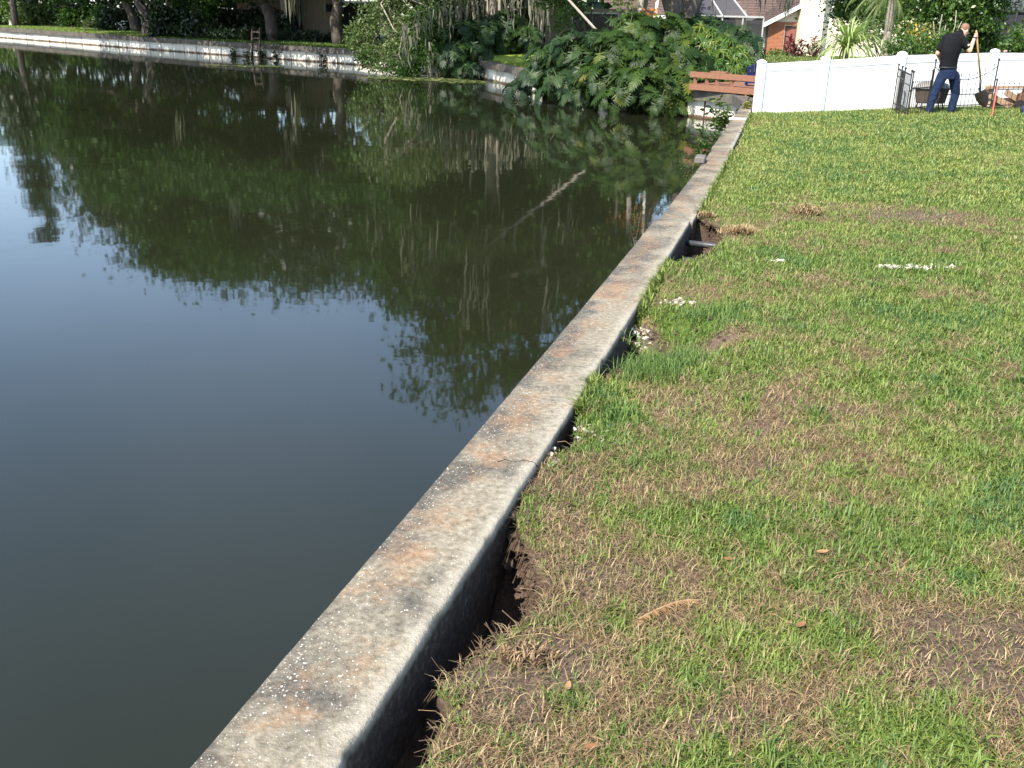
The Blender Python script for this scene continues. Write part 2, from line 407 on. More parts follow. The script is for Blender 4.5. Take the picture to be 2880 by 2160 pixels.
def lawn_mat():
    mt, nt, out = newmat('lawn_soil_and_thatch')
    pos = geo_pos(nt)
    a = N(nt, 'ShaderNodeAttribute'); a.attribute_name = 'grassy'
    n1 = noise(nt, 85, 6, .75, pos, .3); n2 = noise(nt, 9, 4, .6, pos)
    straw = ramp(nt, n1, [(.32, (.075, .048, .028)), (.5, (.16, .11, .062)), (.68, (.32, .235, .13))])
    soil = ramp(nt, n1, [(.3, (.06, .042, .03)), (.55, (.13, .092, .065)), (.75, (.26, .20, .145))])
    turf = ramp(nt, n1, [(.3, (.030, .055, .010)), (.55, (.080, .120, .022)), (.75, (.16, .19, .045))])
    gsum = math_(nt, 'ADD', a.outputs['Fac'], math_(nt, 'MULTIPLY', math_(nt, 'SUBTRACT', n2, .5), .5))
    c = mixc(nt, ramp(nt, gsum, [(-.0, (0, 0, 0)), (.25, (1, 1, 1))]), soil, straw)
    c = mixc(nt, ramp(nt, gsum, [(.2, (0, 0, 0)), (.6, (1, 1, 1))]), c, turf)
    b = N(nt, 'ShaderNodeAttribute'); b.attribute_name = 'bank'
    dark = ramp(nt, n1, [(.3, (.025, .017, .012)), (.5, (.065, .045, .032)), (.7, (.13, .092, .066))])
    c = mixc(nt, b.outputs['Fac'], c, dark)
    principled(nt, out, c, .95, n1, .7, .02, .15)
    return mt

ys = np.concatenate([np.arange(-15, .6, .6), np.arange(.6, 4.6, .03), np.arange(4.6, 10, .05), np.arange(10, 17, .12), np.arange(17, 23.61, .3)])
ext = np.concatenate([np.arange(.02, .9, .03), np.arange(.9, 2.6, .06), np.arange(2.6, 6, .15), np.arange(6, 13, .5), np.arange(13, 60, 4)])
g_ = np.maximum(gap(ys), 0); h_ = hole(ys)
rows_x = []; rows_z = []; bank = []
lz = lambda t: lawn_z(XR(ys) + t, ys)
nz = lambda k, a: (fbm(ys * 12 + k * 3.7, k * 1.1, 4) - .5) * a * 1.8 * np.clip(g_ / .05, 0, 1)
lipz = lz(g_)
for k, (t, z, b) in enumerate([
        (-.02 + 0 * g_, lipz - h_, 1), (g_ * .5, lipz - h_ + nz(1, .06), 1), (g_ * .9, lipz - h_ * .95 + nz(2, .08), 1),
        (g_ + .05 * np.clip(h_ / .3, 0, 1) + nz(3, .05), lipz - h_ * .7, 1), (g_ + .07 * np.clip(h_ / .3, 0, 1) + nz(4, .05), lipz - h_ * .4, 1),
        (g_ + .03 * np.clip(h_ / .3, 0, 1) + nz(5, .04), lipz - h_ * .18, 1), (g_ + nz(6, .03) - .005, lipz - .035 * np.clip(h_ / .1, 0, 1), .8), (g_ + .004, lipz, .35)]):
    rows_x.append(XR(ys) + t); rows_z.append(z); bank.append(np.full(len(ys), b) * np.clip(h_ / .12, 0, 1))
for e in ext:
    x = XR(ys) + g_ + e
    rows_x.append(x); rows_z.append(lawn_z(x, ys)); bank.append(np.zeros(len(ys)))
RX = np.array(rows_x).T; RZ = np.array(rows_z).T; RB = np.array(bank).T
nr, nc = RX.shape
V = np.stack([RX, np.repeat(ys[:, None], nc, 1), RZ], -1).reshape(-1, 3)
idx = np.arange(nr * nc).reshape(nr, nc)
F = np.stack([idx[:-1, :-1], idx[:-1, 1:], idx[1:, 1:], idx[1:, :-1]], -1).reshape(-1, 4)
me = npmesh('lawn', V, F, True)
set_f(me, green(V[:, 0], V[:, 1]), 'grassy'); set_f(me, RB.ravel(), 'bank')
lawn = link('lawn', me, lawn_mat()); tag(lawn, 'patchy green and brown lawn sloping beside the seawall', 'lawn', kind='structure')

# ---- grass blades on the lawn (uncountable)
def blade_mesh(x, y, z, L, W, lean, az, C, bend=.5):
    n = len(x)
    dx = np.cos(az); dy = np.sin(az)
    sx = -dy; sy = dx
    P = np.stack([x, y, z], 1)
    side = np.stack([sx * W / 2, sy * W / 2, np.zeros(n)], 1)
    l1 = lean * .6; l2 = np.minimum(lean * (1 + bend), 1.55)
    m1 = P + np.stack([dx * np.sin(l1), dy * np.sin(l1), np.cos(l1)], 1) * (L * .5)[:, None]
    m2 = m1 + np.stack([dx * np.sin(l2), dy * np.sin(l2), np.cos(l2)], 1) * (L * .5)[:, None]
    V = np.stack([P - side, P + side, m1 + side * .8, m1 - side * .8, m2], 1).reshape(-1, 3)
    b = np.arange(n)[:, None] * 5
    T = np.concatenate([b + [0, 1, 2], b + [0, 2, 3], b + [3, 2, 4]], 1).reshape(-1, 3)
    return V, T, np.repeat(C, 5, 0)

def grass_mat():
    mt, nt, out = newmat('grass_blades')
    a = N(nt, 'ShaderNodeAttribute'); a.attribute_name = 'tint'
    p = N(nt, 'ShaderNodeBsdfPrincipled'); nt.links.new(a.outputs['Color'], p.inputs['Base Color'])
    p.inputs['Roughness'].default_value = .5; p.inputs['Specular IOR Level'].default_value = .35
    t = N(nt, 'ShaderNodeBsdfTranslucent'); nt.links.new(mixc(nt, 1.0, a.outputs['Color'], (1.05, 1.15, .6), 'MULTIPLY'), t.inputs[0])
    mx = N(nt, 'ShaderNodeMixShader'); mx.inputs[0].default_value = .3
    nt.links.new(p.outputs[0], mx.inputs[1]); nt.links.new(t.outputs[0], mx.inputs[2]); nt.links.new(mx.outputs[0], out.inputs[0])
    return mt
MT['grass'] = grass_mat()
pal_g = np.array([(.095, .158, .028), (.142, .196, .038), (.192, .230, .052), (.245, .262, .072), (.070, .140, .042)])
pal_d = np.array([(.25, .165, .082), (.34, .24, .125), (.18, .115, .058), (.40, .305, .165), (.11, .07, .04)])
def sample_area(n, y0, y1, wfar):
    y = y0 + (y1 - y0) * rng.random(n)
    x = XR(y) + np.maximum(gap(y), 0) + rng.random(n) ** 1.0 * wfar(y)
    return x, y
Vs, Ts, Cs = [], [], []
off = 0
def addb(x, y, L, W, lean, az, C, dz=0., bend=.5):
    global off
    v, t, c = blade_mesh(x, y, lawn_z(x, y) + dz, L, W, lean, az, C, bend)
    Vs.append(v); Ts.append(t + off); Cs.append(c); off += len(v)
for (y0, y1, n, kk) in [(1.2, 2.6, 78000, .9), (2.6, 4.2, 90000, .9), (4.2, 6.8, 86000, 1.05), (6.8, 10, 76000, 1.35), (10, 15, 70000, 1.9), (15, 21.8, 64000, 2.6)]:
    wf = lambda y: np.clip(1.05 + y * .48, 1.5, 12.0)
    x, y = sample_area(n, y0, y1, wf)
    xe, ye = sample_area(n // 3, y0, y1, lambda q: 1.9 + 0 * q); xe = xe + wf(ye) - .02; x = np.concatenate([x, xe]); y = np.concatenate([y, ye]); n = len(x)
    g = green(x, y)
    # clumping: tufts
    tuft = vnoise(x * 11, y * 11) * .6 + vnoise(x * 23 + 9, y * 23) * .4
    pg = np.clip((g + .10) * 1.15 + (tuft - .5) * 1.7 + np.clip((y - 6) / 5, 0, 1) * .25, 0.06, .97)
    isg = rng.random(n) < pg
    keep = isg | (rng.random(n) < np.clip(.55 + g, .22, .92))
    x, y, g, tuft, isg = x[keep], y[keep], g[keep], tuft[keep], isg[keep]; n = len(x)
    far = np.clip((y - 7) / 6, 0, 1)
    L = np.where(isg, .020 + .040 * rng.random(n) ** 1.6 + .015 * np.clip(g - .8, 0, .8), .02 + .055 * rng.random(n) ** 1.7) * (1 + .15 * (kk - 1))
    W = np.where(isg, .0034 + .0032 * rng.random(n), .0018 + .0018 * rng.random(n)) * kk
    lean = np.where(isg, .35 + .95 * rng.random(n), 1.2 + .35 * rng.random(n))
    az = rng.random(n) * 6.283
    ci = np.clip((rng.random(n) * 2.2 + fbm(x * 1.7, y * 1.7) * 2.8 - 1.0 + far * 1.2).astype(int), 0, 3)
    cool = (g > .9) & (rng.random(n) < .45)
    Cg = pal_g[np.where(cool, 4, ci)]
    Cd = pal_d[rng.integers(0, 5, n)]
    C = np.where(isg[:, None], Cg, Cd) * (.75 + .5 * rng.random((n, 1)))
    addb(x, y, L, W, lean, az, C, dz=np.where(isg, 0, .004 + .012 * rng.random(n)))
# long lush tufts beside the wall and dotted over the lawn
def tufts(cx, cy, r, n, l0, l1, c, w=.004):
    a = rng.random(n) * 6.283; rr = r * np.sqrt(rng.random(n))
    x = cx + rr * np.cos(a); y = cy + rr * np.sin(a)
    C = np.array(c)[None] * (.7 + .6 * rng.random((n, 1)))
    addb(x, y, l0 + (l1 - l0) * rng.random(n), np.full(n, w) * (.7 + .6 * rng.random(n)), .25 + .8 * rng.random(n), rng.random(n) * 6.283, C, bend=.9)
for (cx, cy, r, n) in [(.72, 5.0, .13, 380), (.86, 5.12, .13, 380), (.62, 4.85, .08, 200), (.98, 5.2, .1, 220), (.78, 4.88, .1, 260), (1.1, 5.7, .16, 260), (1.28, 5.95, .14, 260), (1.42, 5.15, .12, 150),
                       (.40, 4.42, .05, 110), (.43, 4.55, .05, 110), (.75, 5.55, .1, 140)]:
    tufts(cx, cy, r * 1.25, int(n * .5), .05, .17, (.105, .17, .036))
for i in range(150):
    yy = 1.4 + 7 * rng.random() ** 1.4; xx = XR(yy) + .15 + rng.random() * (1.2 + yy * .4)
    if green(xx, yy) < .1 or xx < float(XR(yy)) + max(float(gap(yy)), 0) + .09: continue
    tufts(xx, yy, .035 + .04 * rng.random(), int(24 + 30 * rng.random()), .035, .10, pal_g[rng.integers(0, 3)] * [.85, .9, .85], .0045 + .0045 * rng.random())
for px_, py_ in ((2745, 1640), (2780, 1636), (2812, 1630), (2842, 1626), (2870, 1628)):
    q_ = at(px_, py_, z=.0); tufts(q_.x, q_.y, .008, 16, .02, .05, (.40, .36, .15), .005)
# grass fringe leaning over the cap where the turf meets it
n = 5200
y = np.concatenate([rng.uniform(6.0, 7.4, n // 3), rng.uniform(9.5, 14.2, n // 3), rng.uniform(4.35, 4.8, n // 8), rng.uniform(16.8, 20, n // 8)]); n = len(y)
x = XR(y) + .01 + .04 * rng.random(n)
C = pal_g[rng.integers(0, 4, n)] * (.7 + .6 * rng.random((n, 1)))
addb(x, y, .05 + .07 * rng.random(n), .004 + .003 * rng.random(n) + y * .0003, .5 + .6 * rng.random(n), math.pi + rng.normal(0, .9, n), C)
me = npmesh('grass', np.concatenate(Vs), np.concatenate(Ts)); set_col(me, np.concatenate(Cs))
gr = link('grass', me, MT['grass']); tag(gr, 'short green and straw coloured grass growing on the near lawn', 'grass', kind='stuff')

# ---- straw runners, roots hanging in the holes
mb = MB()
for i in range(230):
    yy = 1.3 + 4.5 * random.random() ** 1.5; xx = float(XR(yy)) + .06 + random.random() * (1.0 + yy * .3)
    if green(xx, yy) > .62: continue
    a = random.random() * 6.28; L_ = .05 + .16 * random.random(); pts = []
    for k in range(4):
        t = k / 3; a2 = a + (t - .5) * random.uniform(-1, 1)
        px = xx + math.cos(a2) * L_ * t; py = yy + math.sin(a2) * L_ * t
        pts.append((px, py, float(lawn_z(px, py)) + .012 + .012 * math.sin(t * 3.1)))
    mb.tube(pts, .0007 + .0008 * random.random(), 3, False)
rn = mb.build('straw_runner', MT['straw']); tag(rn, 'pale dry grass runners scattered across the near lawn', 'dry grass', kind='stuff')
mb = MB()
for i in range(420):
    yy = random.choice([random.uniform(1.5, 3.15), random.uniform(2.5, 3.1), random.uniform(7.5, 9.3), random.uniform(3.2, 3.9)])
    g0 = max(float(gap(yy)), 0); x0 = float(XR(yy)) + g0 + .005; z0 = float(lawn_z(x0, yy)) - random.random() * .05
    out_ = -random.random() * .07; dn = -random.random() * .10 if random.random() < .7 else .03
    if g0 < .02: dn = .015; out_ = -random.random() * .05
    ya = yy + random.uniform(-.12, .12)
    mb.tube([(x0 + .03, yy, z0), (x0 + out_ * .5, (yy + ya) / 2, z0 + .02 + dn * .2), (x0 + out_, ya, z0 + dn)], .0009 + .0012 * random.random(), 3, False)
rt = mb.build('roots', MT['root']); tag(rt, 'thin brown roots fringing the eroded edge of the turf', 'roots', kind='stuff')

# crumbled soil along the broken edges
mb = MB(); rs = random.Random(3)
for i in range(700):
    yy = rs.choice([rs.uniform(1.5, 3.2), rs.uniform(2.55, 3.15), rs.uniform(5.1, 6.0), rs.uniform(5.4, 5.9), rs.uniform(7.5, 9.35), rs.uniform(3.2, 3.9)])
    g0 = max(float(gap(yy)), 0); t = rs.uniform(-.05, .09) if yy < 3.3 or yy > 7 else rs.uniform(-.04, .22 if yy < 4 else .62)
    x = float(XR(yy)) + g0 + t; s_ = rs.uniform(.006, .022) * (1.25 if t < .02 else .8)
    z = float(lawn_z(x, yy)) + s_ * .2 - (max(0, .02 - t) * 2.2 if g0 > .03 else 0)
    mb.ball((x, yy, z), (s_ * rs.uniform(.8, 1.4), s_ * rs.uniform(.8, 1.4), s_ * rs.uniform(.6, 1)), 6, 4)
    for q in range(len(mb.v) - 20, len(mb.v)): mb.v[q] = tuple(c_ + rs.uniform(-.28, .28) * s_ for c_ in mb.v[q])
MT['crumb'] = simple('crumbly_brown_soil', (.12, .082, .056), (.045, .03, .021), 60, .95, .8, .01, spec=.1)
tag(mb.build('soil_crumbs', MT['crumb']), 'crumbled brown soil along the broken edge of the turf', 'soil', kind='stuff')

# ---- near seawall
def cap_mat():
    mt, nt, out = newmat('shell_concrete_cap')
    pos = geo_pos(nt)
    a = N(nt, 'ShaderNodeAttribute'); a.attribute_name = 'across'
    ac = a.outputs['Fac']
    n1 = noise(nt, 2.6, 5, .62, pos); n2 = noise(nt, 38, 5, .65, pos); n3 = noise(nt, 5.5, 5, .7, pos, .6); n4 = noise(nt, 150, 3, .6, pos)
    base = ramp(nt, n2, [(.3, (.12, .102, .070)), (.5, (.215, .185, .131)), (.72, (.32, .28, .206))])
    dark = ramp(nt, n2, [(.3, (.045, .040, .032)), (.6, (.098, .088, .070)), (.8, (.17, .155, .125))])
    smooth = ramp(nt, n2, [(.25, (.25, .22, .166)), (.75, (.38, .34, .262))])
    w = math_(nt, 'ADD', ac, math_(nt, 'MULTIPLY', math_(nt, 'SUBTRACT', n3, .5), .5))
    dk = ramp(nt, math_(nt, 'ADD', n1, math_(nt, 'MULTIPLY', math_(nt, 'SUBTRACT', .45, ac), .22)), [(.42, (0, 0, 0)), (.60, (1, 1, 1))])
    c = mixc(nt, dk, base, dark)
    c = mixc(nt, ramp(nt, w, [(.78, (0, 0, 0)), (.96, (1, 1, 1))]), c, smooth)
    # rusty orange lichen stains
    n5 = noise(nt, 4.2, 9, .78, pos, .25)
    st = math_(nt, 'SUBTRACT', n5, math_(nt, 'ABSOLUTE', math_(nt, 'MULTIPLY', math_(nt, 'SUBTRACT', ac, .38), .25)))
    orange = ramp(nt, n2, [(.3, (.16, .09, .045)), (.7, (.33, .195, .105))])
    st = math_(nt, 'ADD', st, math_(nt, 'MULTIPLY', math_(nt, 'SUBTRACT', noise(nt, .9, 2, .5, pos), .5), .35))
    c = mixc(nt, math_(nt, 'MULTIPLY', ramp(nt, st, [(.43, (0, 0, 0)), (.61, (1, 1, 1))]), .72), c, orange)
    # shell fragments
    v = N(nt, 'ShaderNodeTexVoronoi'); v.inputs['Scale'].default_value = 125; v.inputs['Randomness'].default_value = 1
    wv = N(nt, 'ShaderNodeVectorMath', operation='MULTIPLY_ADD'); wn_ = N(nt, 'ShaderNodeTexNoise'); wn_.inputs['Scale'].default_value = 170; wn_.inputs['Detail'].default_value = 2
    nt.links.new(pos, wn_.inputs['Vector']); nt.links.new(wn_.outputs['Color'], wv.inputs[0]); wv.inputs[1].default_value = (.011, .011, .011); nt.links.new(pos, wv.inputs[2])
    nt.links.new(wv.outputs[0], v.inputs['Vector'])
    hsh = N(nt, 'ShaderNodeSeparateColor'); nt.links.new(v.outputs['Color'], hsh.inputs[0])
    size = math_(nt, 'MULTIPLY', math_(nt, 'POWER', hsh.outputs[0], 1.7), .48)
    dens = math_(nt, 'ADD', math_(nt, 'MULTIPLY', math_(nt, 'SUBTRACT', n1, .5), .5), math_(nt, 'MULTIPLY', math_(nt, 'SUBTRACT', .7, w), .25))
    size = math_(nt, 'ADD', size, dens)
    size = math_(nt, 'MINIMUM', size, math_(nt, 'MULTIPLY', hsh.outputs[1], .48))
    fl = math_(nt, 'LESS_THAN', v.outputs['Distance'], size)
    c = mixc(nt, fl, c, ramp(nt, hsh.outputs[2], [(0, (.20, .18, .145)), (.55, (.34, .31, .25)), (1, (.60, .56, .47))]))
    hgt = math_(nt, 'ADD', math_(nt, 'MULTIPLY', n2, .7), math_(nt, 'ADD', math_(nt, 'MULTIPLY', fl, .18), math_(nt, 'MULTIPLY', n4, .35)))
    # hairline crack that runs in from the land edge
    sp = N(nt, 'ShaderNodeSeparateXYZ'); nt.links.new(pos, sp.inputs[0])
    cy = math_(nt, 'ADD', 3.70, math_(nt, 'MULTIPLY', math_(nt, 'SUBTRACT', noise(nt, 14, 3, .6, pos), .5), .10))
    cr = math_(nt, 'LESS_THAN', math_(nt, 'ABSOLUTE', math_(nt, 'SUBTRACT', sp.outputs[1], cy)), .0035)
    cr = math_(nt, 'MULTIPLY', cr, math_(nt, 'GREATER_THAN', ac, .55))
    c = mixc(nt, cr, c, (.02, .018, .015))
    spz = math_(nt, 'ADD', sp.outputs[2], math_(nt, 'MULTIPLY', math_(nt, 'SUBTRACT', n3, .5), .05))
    stain = math_(nt, 'MULTIPLY', ramp(nt, math_(nt, 'ADD', spz, .5), [(.455, (1, 1, 1)), (.488, (0, 0, 0))]), math_(nt, 'GREATER_THAN', ac, .93))  # soil stains below the land edge, with that face's shade darkened into the colour
    soil_shade = ramp(nt, n2, [(.3, (.020, .015, .011)), (.55, (.05, .039, .029)), (.72, (.12, .10, .08)), (.82, (.20, .175, .14))])
    c = mixc(nt, stain, c, soil_shade)
    principled(nt, out, c, .88, hgt, .95, .010, .25)
    return mt
def wallface_mat():
    mt, nt, out = newmat('stained_wall_concrete')
    pos = geo_pos(nt)
    n1 = noise(nt, 12, 5, .65, pos); n2 = noise(nt, 60, 4, .6, pos)
    c = ramp(nt, n1, [(.3, (.05, .043, .035)), (.55, (.12, .105, .088)), (.75, (.21, .19, .16))])
    principled(nt, out, c, .9, n2, .6, .008, .2)
    return mt
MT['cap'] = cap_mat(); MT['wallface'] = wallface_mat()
sea = empty('seawall', (0, 2, WATER), 'long stained concrete seawall with shell speckled cap beside the lawn', 'seawall')
def cap_seg(y0, y1, dx=0., dz=0.):
    n = max(int((y1 - y0) / .035), 6)
    yy = np.linspace(y0, y1, n)
    xr = XR(yy); xl = XL(yy); wd = xr - xl
    # cross-section: water edge -> land edge
    prof = [(0, -.30, 0), (0, -.03, 0), (.012, -.008, .02), (.03, 0, .06), (.25, .002, .25), (.5, .003, .5), (.75, .002, .75), (.93, .001, .9), (.978, -.001, .955), (.992, -.007, .98), (.999, -.020, .99), (1.0, -.05, 1), (1.0, -.2, 1), (.995, -.30, 1)]
    X, Z, A = [], [], []
    for k, (t, z, a) in enumerate(prof):
        jit = (fbm(yy * 14 + k * .13, 2.2 + k * .05, 4) - .5) * (.009 if 7 < k < 12 else .004)
        chip = np.clip(fbm(yy * 5.5 + 40, 7.7, 3) - .58, 0, 1) * (.10 if k in (8, 9, 10) else 0)
        X.append(xl + wd * t + jit - chip + dx); Z.append(np.full(n, z) + (fbm(yy * 2.2, k * .4 + 9, 2) - .5) * .008 - chip * .25 + dz); A.append(np.full(n, a))
    X = np.array(X).T; Z = np.array(Z).T; A = np.array(A).T
    k = X.shape[1]
    V = np.stack([X, np.repeat(yy[:, None], k, 1), Z], -1).reshape(-1, 3)
    # slightly broken ends
    ix = np.arange(n * k).reshape(n, k)
    F = np.stack([ix[:-1, :-1], ix[:-1, 1:], ix[1:, 1:], ix[1:, :-1]], -1).reshape(-1, 4)
    base = wloc(sea); V = V - np.array(base)
    me = npmesh('cap', V, F, True)
    bm_ = bmesh.new(); bm_.from_mesh(me); bm_.verts.ensure_lookup_table()
    for r in (0, n - 1):
        f = [bm_.verts[i] for i in ix[r]]
        try: bm_.faces.new(f if r else f[::-1])
        except Exception: pass
    bmesh.ops.recalc_face_normals(bm_, faces=bm_.faces)
    bm_.to_mesh(me); bm_.free()
    set_f(me, A.ravel(), 'across')
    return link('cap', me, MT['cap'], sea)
JO = [-6.0, 8.93, 14.35, 19.1, 22.6]
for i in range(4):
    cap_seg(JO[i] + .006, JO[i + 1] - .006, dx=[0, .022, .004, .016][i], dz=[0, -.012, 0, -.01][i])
yy = np.arange(-6, 22.7, 1.42)
for i in range(len(yy) - 1):
    mb = MB(); n = 5
    tt = np.linspace(yy[i] + .004, yy[i + 1] - .004, n)
    vs_ = []
    for t in tt:
        for (x, z) in ((float(XL(t)) + .05, -.29), (float(XR(t)) - .03, -.29), (float(XR(t)) - .02, -1.6), (float(XL(t)) + .04, -1.6)):
            vs_.append((x, t, z))
    fs = [(3, 2, 1, 0), tuple((n - 1) * 4 + q for q in range(4))]
    for r in range(n - 1):
        for q in range(4):
            fs.append((r * 4 + q, r * 4 + (q + 1) % 4, r * 4 + 4 + (q + 1) % 4, r * 4 + 4 + q))
    mb.poly(vs_, fs); mb.build('panel', MT['wallface'], sea)

# ---- ground beyond the fence and the far bank: one sheet with the shoreline cut out
SHORE = [(5.35, 22.9), (5.6, 25.6), (4.3, 27.6), (2.6, 28.4), (1.0, 30.6), (.9, 33.0), (-.2, 37.4), (-1.7, 41.7), (-4.2, 43.6), (-7.9, 49.4), (-14.3, 54.45), (-24.5, 63.2), (-38, 75.5), (-62, 96), (-120, 140)]
def ground_mat():
    mt, nt, out = newmat('far_lawn_ground')
    pos = geo_pos(nt)
    n1 = noise(nt, 3.0, 4, .6, pos); n2 = noise(nt, .22, 3, .5, pos)
    lawnc = ramp(nt, n1, [(.3, (.075, .11, .025)), (.7, (.14, .175, .045))])
    dirt = ramp(nt, n1, [(.3, (.06, .048, .034)), (.7, (.15, .115, .08))])
    c = mixc(nt, ramp(nt, n2, [(.47, (0, 0, 0)), (.56, (1, 1, 1))]), lawnc, dirt)
    principled(nt, out, c, .95, n1, .5, .05, .1)
    return mt
bm_ = bmesh.new()
outer = [(-300, 330), (320, 330), (320, 23.3), (5.35, 23.3)]
pts = [(5.35, 23.3)] + SHORE[1:] + outer[:3]
vs_ = [bm_.verts.new((x, y, -.09)) for x, y in pts]
f = bm_.faces.new(vs_)
bmesh.ops.triangulate(bm_, faces=[f])
me = bpy.data.meshes.new('ground'); bm_.to_mesh(me); bm_.free()
gd = link('ground', me, ground_mat()); tag(gd, 'grass and bare earth under the trees on the far bank', 'ground', kind='structure')
# grass on the visible lit strips of the far lawn (short, broad tufts)
def far_grass(name, label, x0, x1, yfun, depth, n, c0, c1):
    x = rng.uniform(x0, x1, n); y = yfun(x) + .25 + depth * rng.random(n)
    keep = np.ones(n, bool)
    L = .07 + .08 * rng.random(n); W = .03 + .03 * rng.random(n)
    C = (np.array(c0) + (np.array(c1) - np.array(c0)) * rng.random((n, 1)))
    v, t, c = blade_mesh(x, y, np.full(n, -.09), L, W, .3 + .6 * rng.random(n), rng.random(n) * 6.28, C)
    me = npmesh(name, v, t); set_col(me, c); o = link(name, me, MT['grass']); return tag(o, label, 'grass', kind='stuff')
SH = np.array(SHORE)
shx = np.array([s[0] for s in SHORE[5:]])[::-1]; shy = np.array([s[1] for s in SHORE[5:]])[::-1]
yf = lambda x: np.interp(x, shx, shy)
far_grass('grass', 'bright sunlit grass on the far bank at the left', -40, -20, yf, 7, 30000, (.12, .19, .03), (.21, .27, .06))
far_grass('grass', 'short grass in front of the tan house on the far bank', -19.9, -3, yf, 5, 16000, (.05, .10, .02), (.14, .20, .04))
far_grass('grass', 'small bright lawn beside the white cove wall', -1.6, 3, lambda x: np.where(x < .9, yf(np.minimum(x, .85)), 33.0), 6, 14000, (.13, .20, .02), (.24, .29, .05))
def nb_y(x): return 23.4 + 0 * x
far_grass('grass', 'neighbour lawn between the deck and the brick house', 6, 19, lambda x: 28 + 0 * x, 26, 40000, (.09, .14, .03), (.19, .22, .06))

# ---- far seawalls
def far_panel_mat():
    mt, nt, out = newmat('whitewashed_panel')
    pos = geo_pos(nt)
    n1 = noise(nt, 5, 5, .7, pos); n2 = noise(nt, 1.3, 3, .6, pos)
    c = ramp(nt, n1, [(.25, (.45, .41, .34)), (.45, (.60, .56, .48)), (.75, (.70, .66, .57))])
    c = mixc(nt, 1.0, c, ramp(nt, N(nt, 'ShaderNodeObjectInfo').outputs['Random'], [(0, (.72, .72, .73)), (1, (1.1, 1.1, 1.06))]), 'MULTIPLY')
    sp = N(nt, 'ShaderNodeSeparateXYZ'); nt.links.new(pos, sp.inputs[0])
    zz = math_(nt, 'ADD', sp.outputs[2], math_(nt, 'MULTIPLY', math_(nt, 'SUBTRACT', n1, .5), .16))
    stain = ramp(nt, math_(nt, 'ADD', zz, .75), [(.03, (1, 1, 1)), (.10, (0, 0, 0))])
    c = mixc(nt, stain, c, (.10, .065, .04))
    c = mixc(nt, math_(nt, 'MULTIPLY', ramp(nt, n1, [(.26, (1, 1, 1)), (.33, (0, 0, 0))]), .45), c, (.16, .13, .10))
    principled(nt, out, c, .85, n1, .3, .02, .2)
    return mt
MT['farpanel'] = far_panel_mat()
MT['farcap'] = simple('weathered_cap', (.115, .098, .078), (.05, .043, .035), 2.5, .9, .4, .02)
def far_wall(name, label, path, plen, zt=-.06, zc=-.30, lead=0.):
    root = empty(name, (path[0][0], path[0][1], WATER), label, 'seawall')
    for i in range(len(path) - 1):
        a = Vector((*path[i], 0)); b = Vector((*path[i + 1], 0)); L_ = (b - a).length; d = (b - a) / L_
        nrm = Vector((d.y, -d.x, 0))
        if nrm.dot(-a.lerp(b, .5)) < 0: nrm = -nrm
        k = max(1, round(L_ / plen)); st = L_ / k
        for j in range(k):
            jt = random.uniform(-.012, .012)
            p = a + d * (j * st + .03); q = a + d * ((j + 1) * st - .03)
            mb = MB(); o_ = nrm * (.02 + jt)
            mid = (zc - 1.3) / 2
            mb.bar(p + o_ + Vector((0, 0, mid)), q + o_ + Vector((0, 0, mid)), .12, zc + 1.3)
            mb.build('panel', MT['farpanel'], root)
        kc = max(1, round(L_ / (plen * 3)))
        for j in range(kc):
            p = a + d * (j * L_ / kc + .006); q = a + d * ((j + 1) * L_ / kc - .006)
            mb = MB(); zz = (zt + zc) / 2 + random.uniform(-.008, .008)
            mb.bar(p + nrm * .06 + Vector((0, 0, zz)), q + nrm * .06 + Vector((0, 0, zz)), .34, zt - zc)
            mb.build('cap', MT['farcap'], root)
    return root
far_wall('seawall', 'white panelled seawall with grey cap along the far bank', [(-62, 96), (-38, 75.5), (-24.5, 63.2), (-14.3, 54.45), (-7.9, 49.4), (-4.2, 43.6)], 1.25)
far_wall('seawall', 'short white panelled seawall of the cove beside the bright grass', [(-4.2, 43.6), (-1.7, 41.7), (-.2, 37.4), (.9, 33.0)], 1.0)
far_wall('seawall', 'shaded grey seawall under the brown deck and leafy shrubs', [(.9, 33.0), (1.0, 30.6), (2.6, 28.4), (4.3, 27.6), (5.6, 25.6), (5.35, 22.7)], 1.1)

# sloping bright lawn of the cove
cl = [(-1.5, 41.9), (-.1, 37.6), (.95, 33.6), (4.5, 36), (4.5, 46), (-2.5, 46)]
clz = [-.07, -.07, -.07, .25, .42, .30]
tag(MB().poly([(x, y, z) for (x, y), z in zip(cl, clz)], [(0, 1, 5), (1, 4, 5), (1, 2, 3), (1, 3, 4)]).build('lawn', simple('bright_turf', (.24, .30, .05), (.17, .23, .035), 12, .95, .6, .03, spec=.1)), 'small bright lawn rising behind the cove wall', 'lawn', kind='structure')
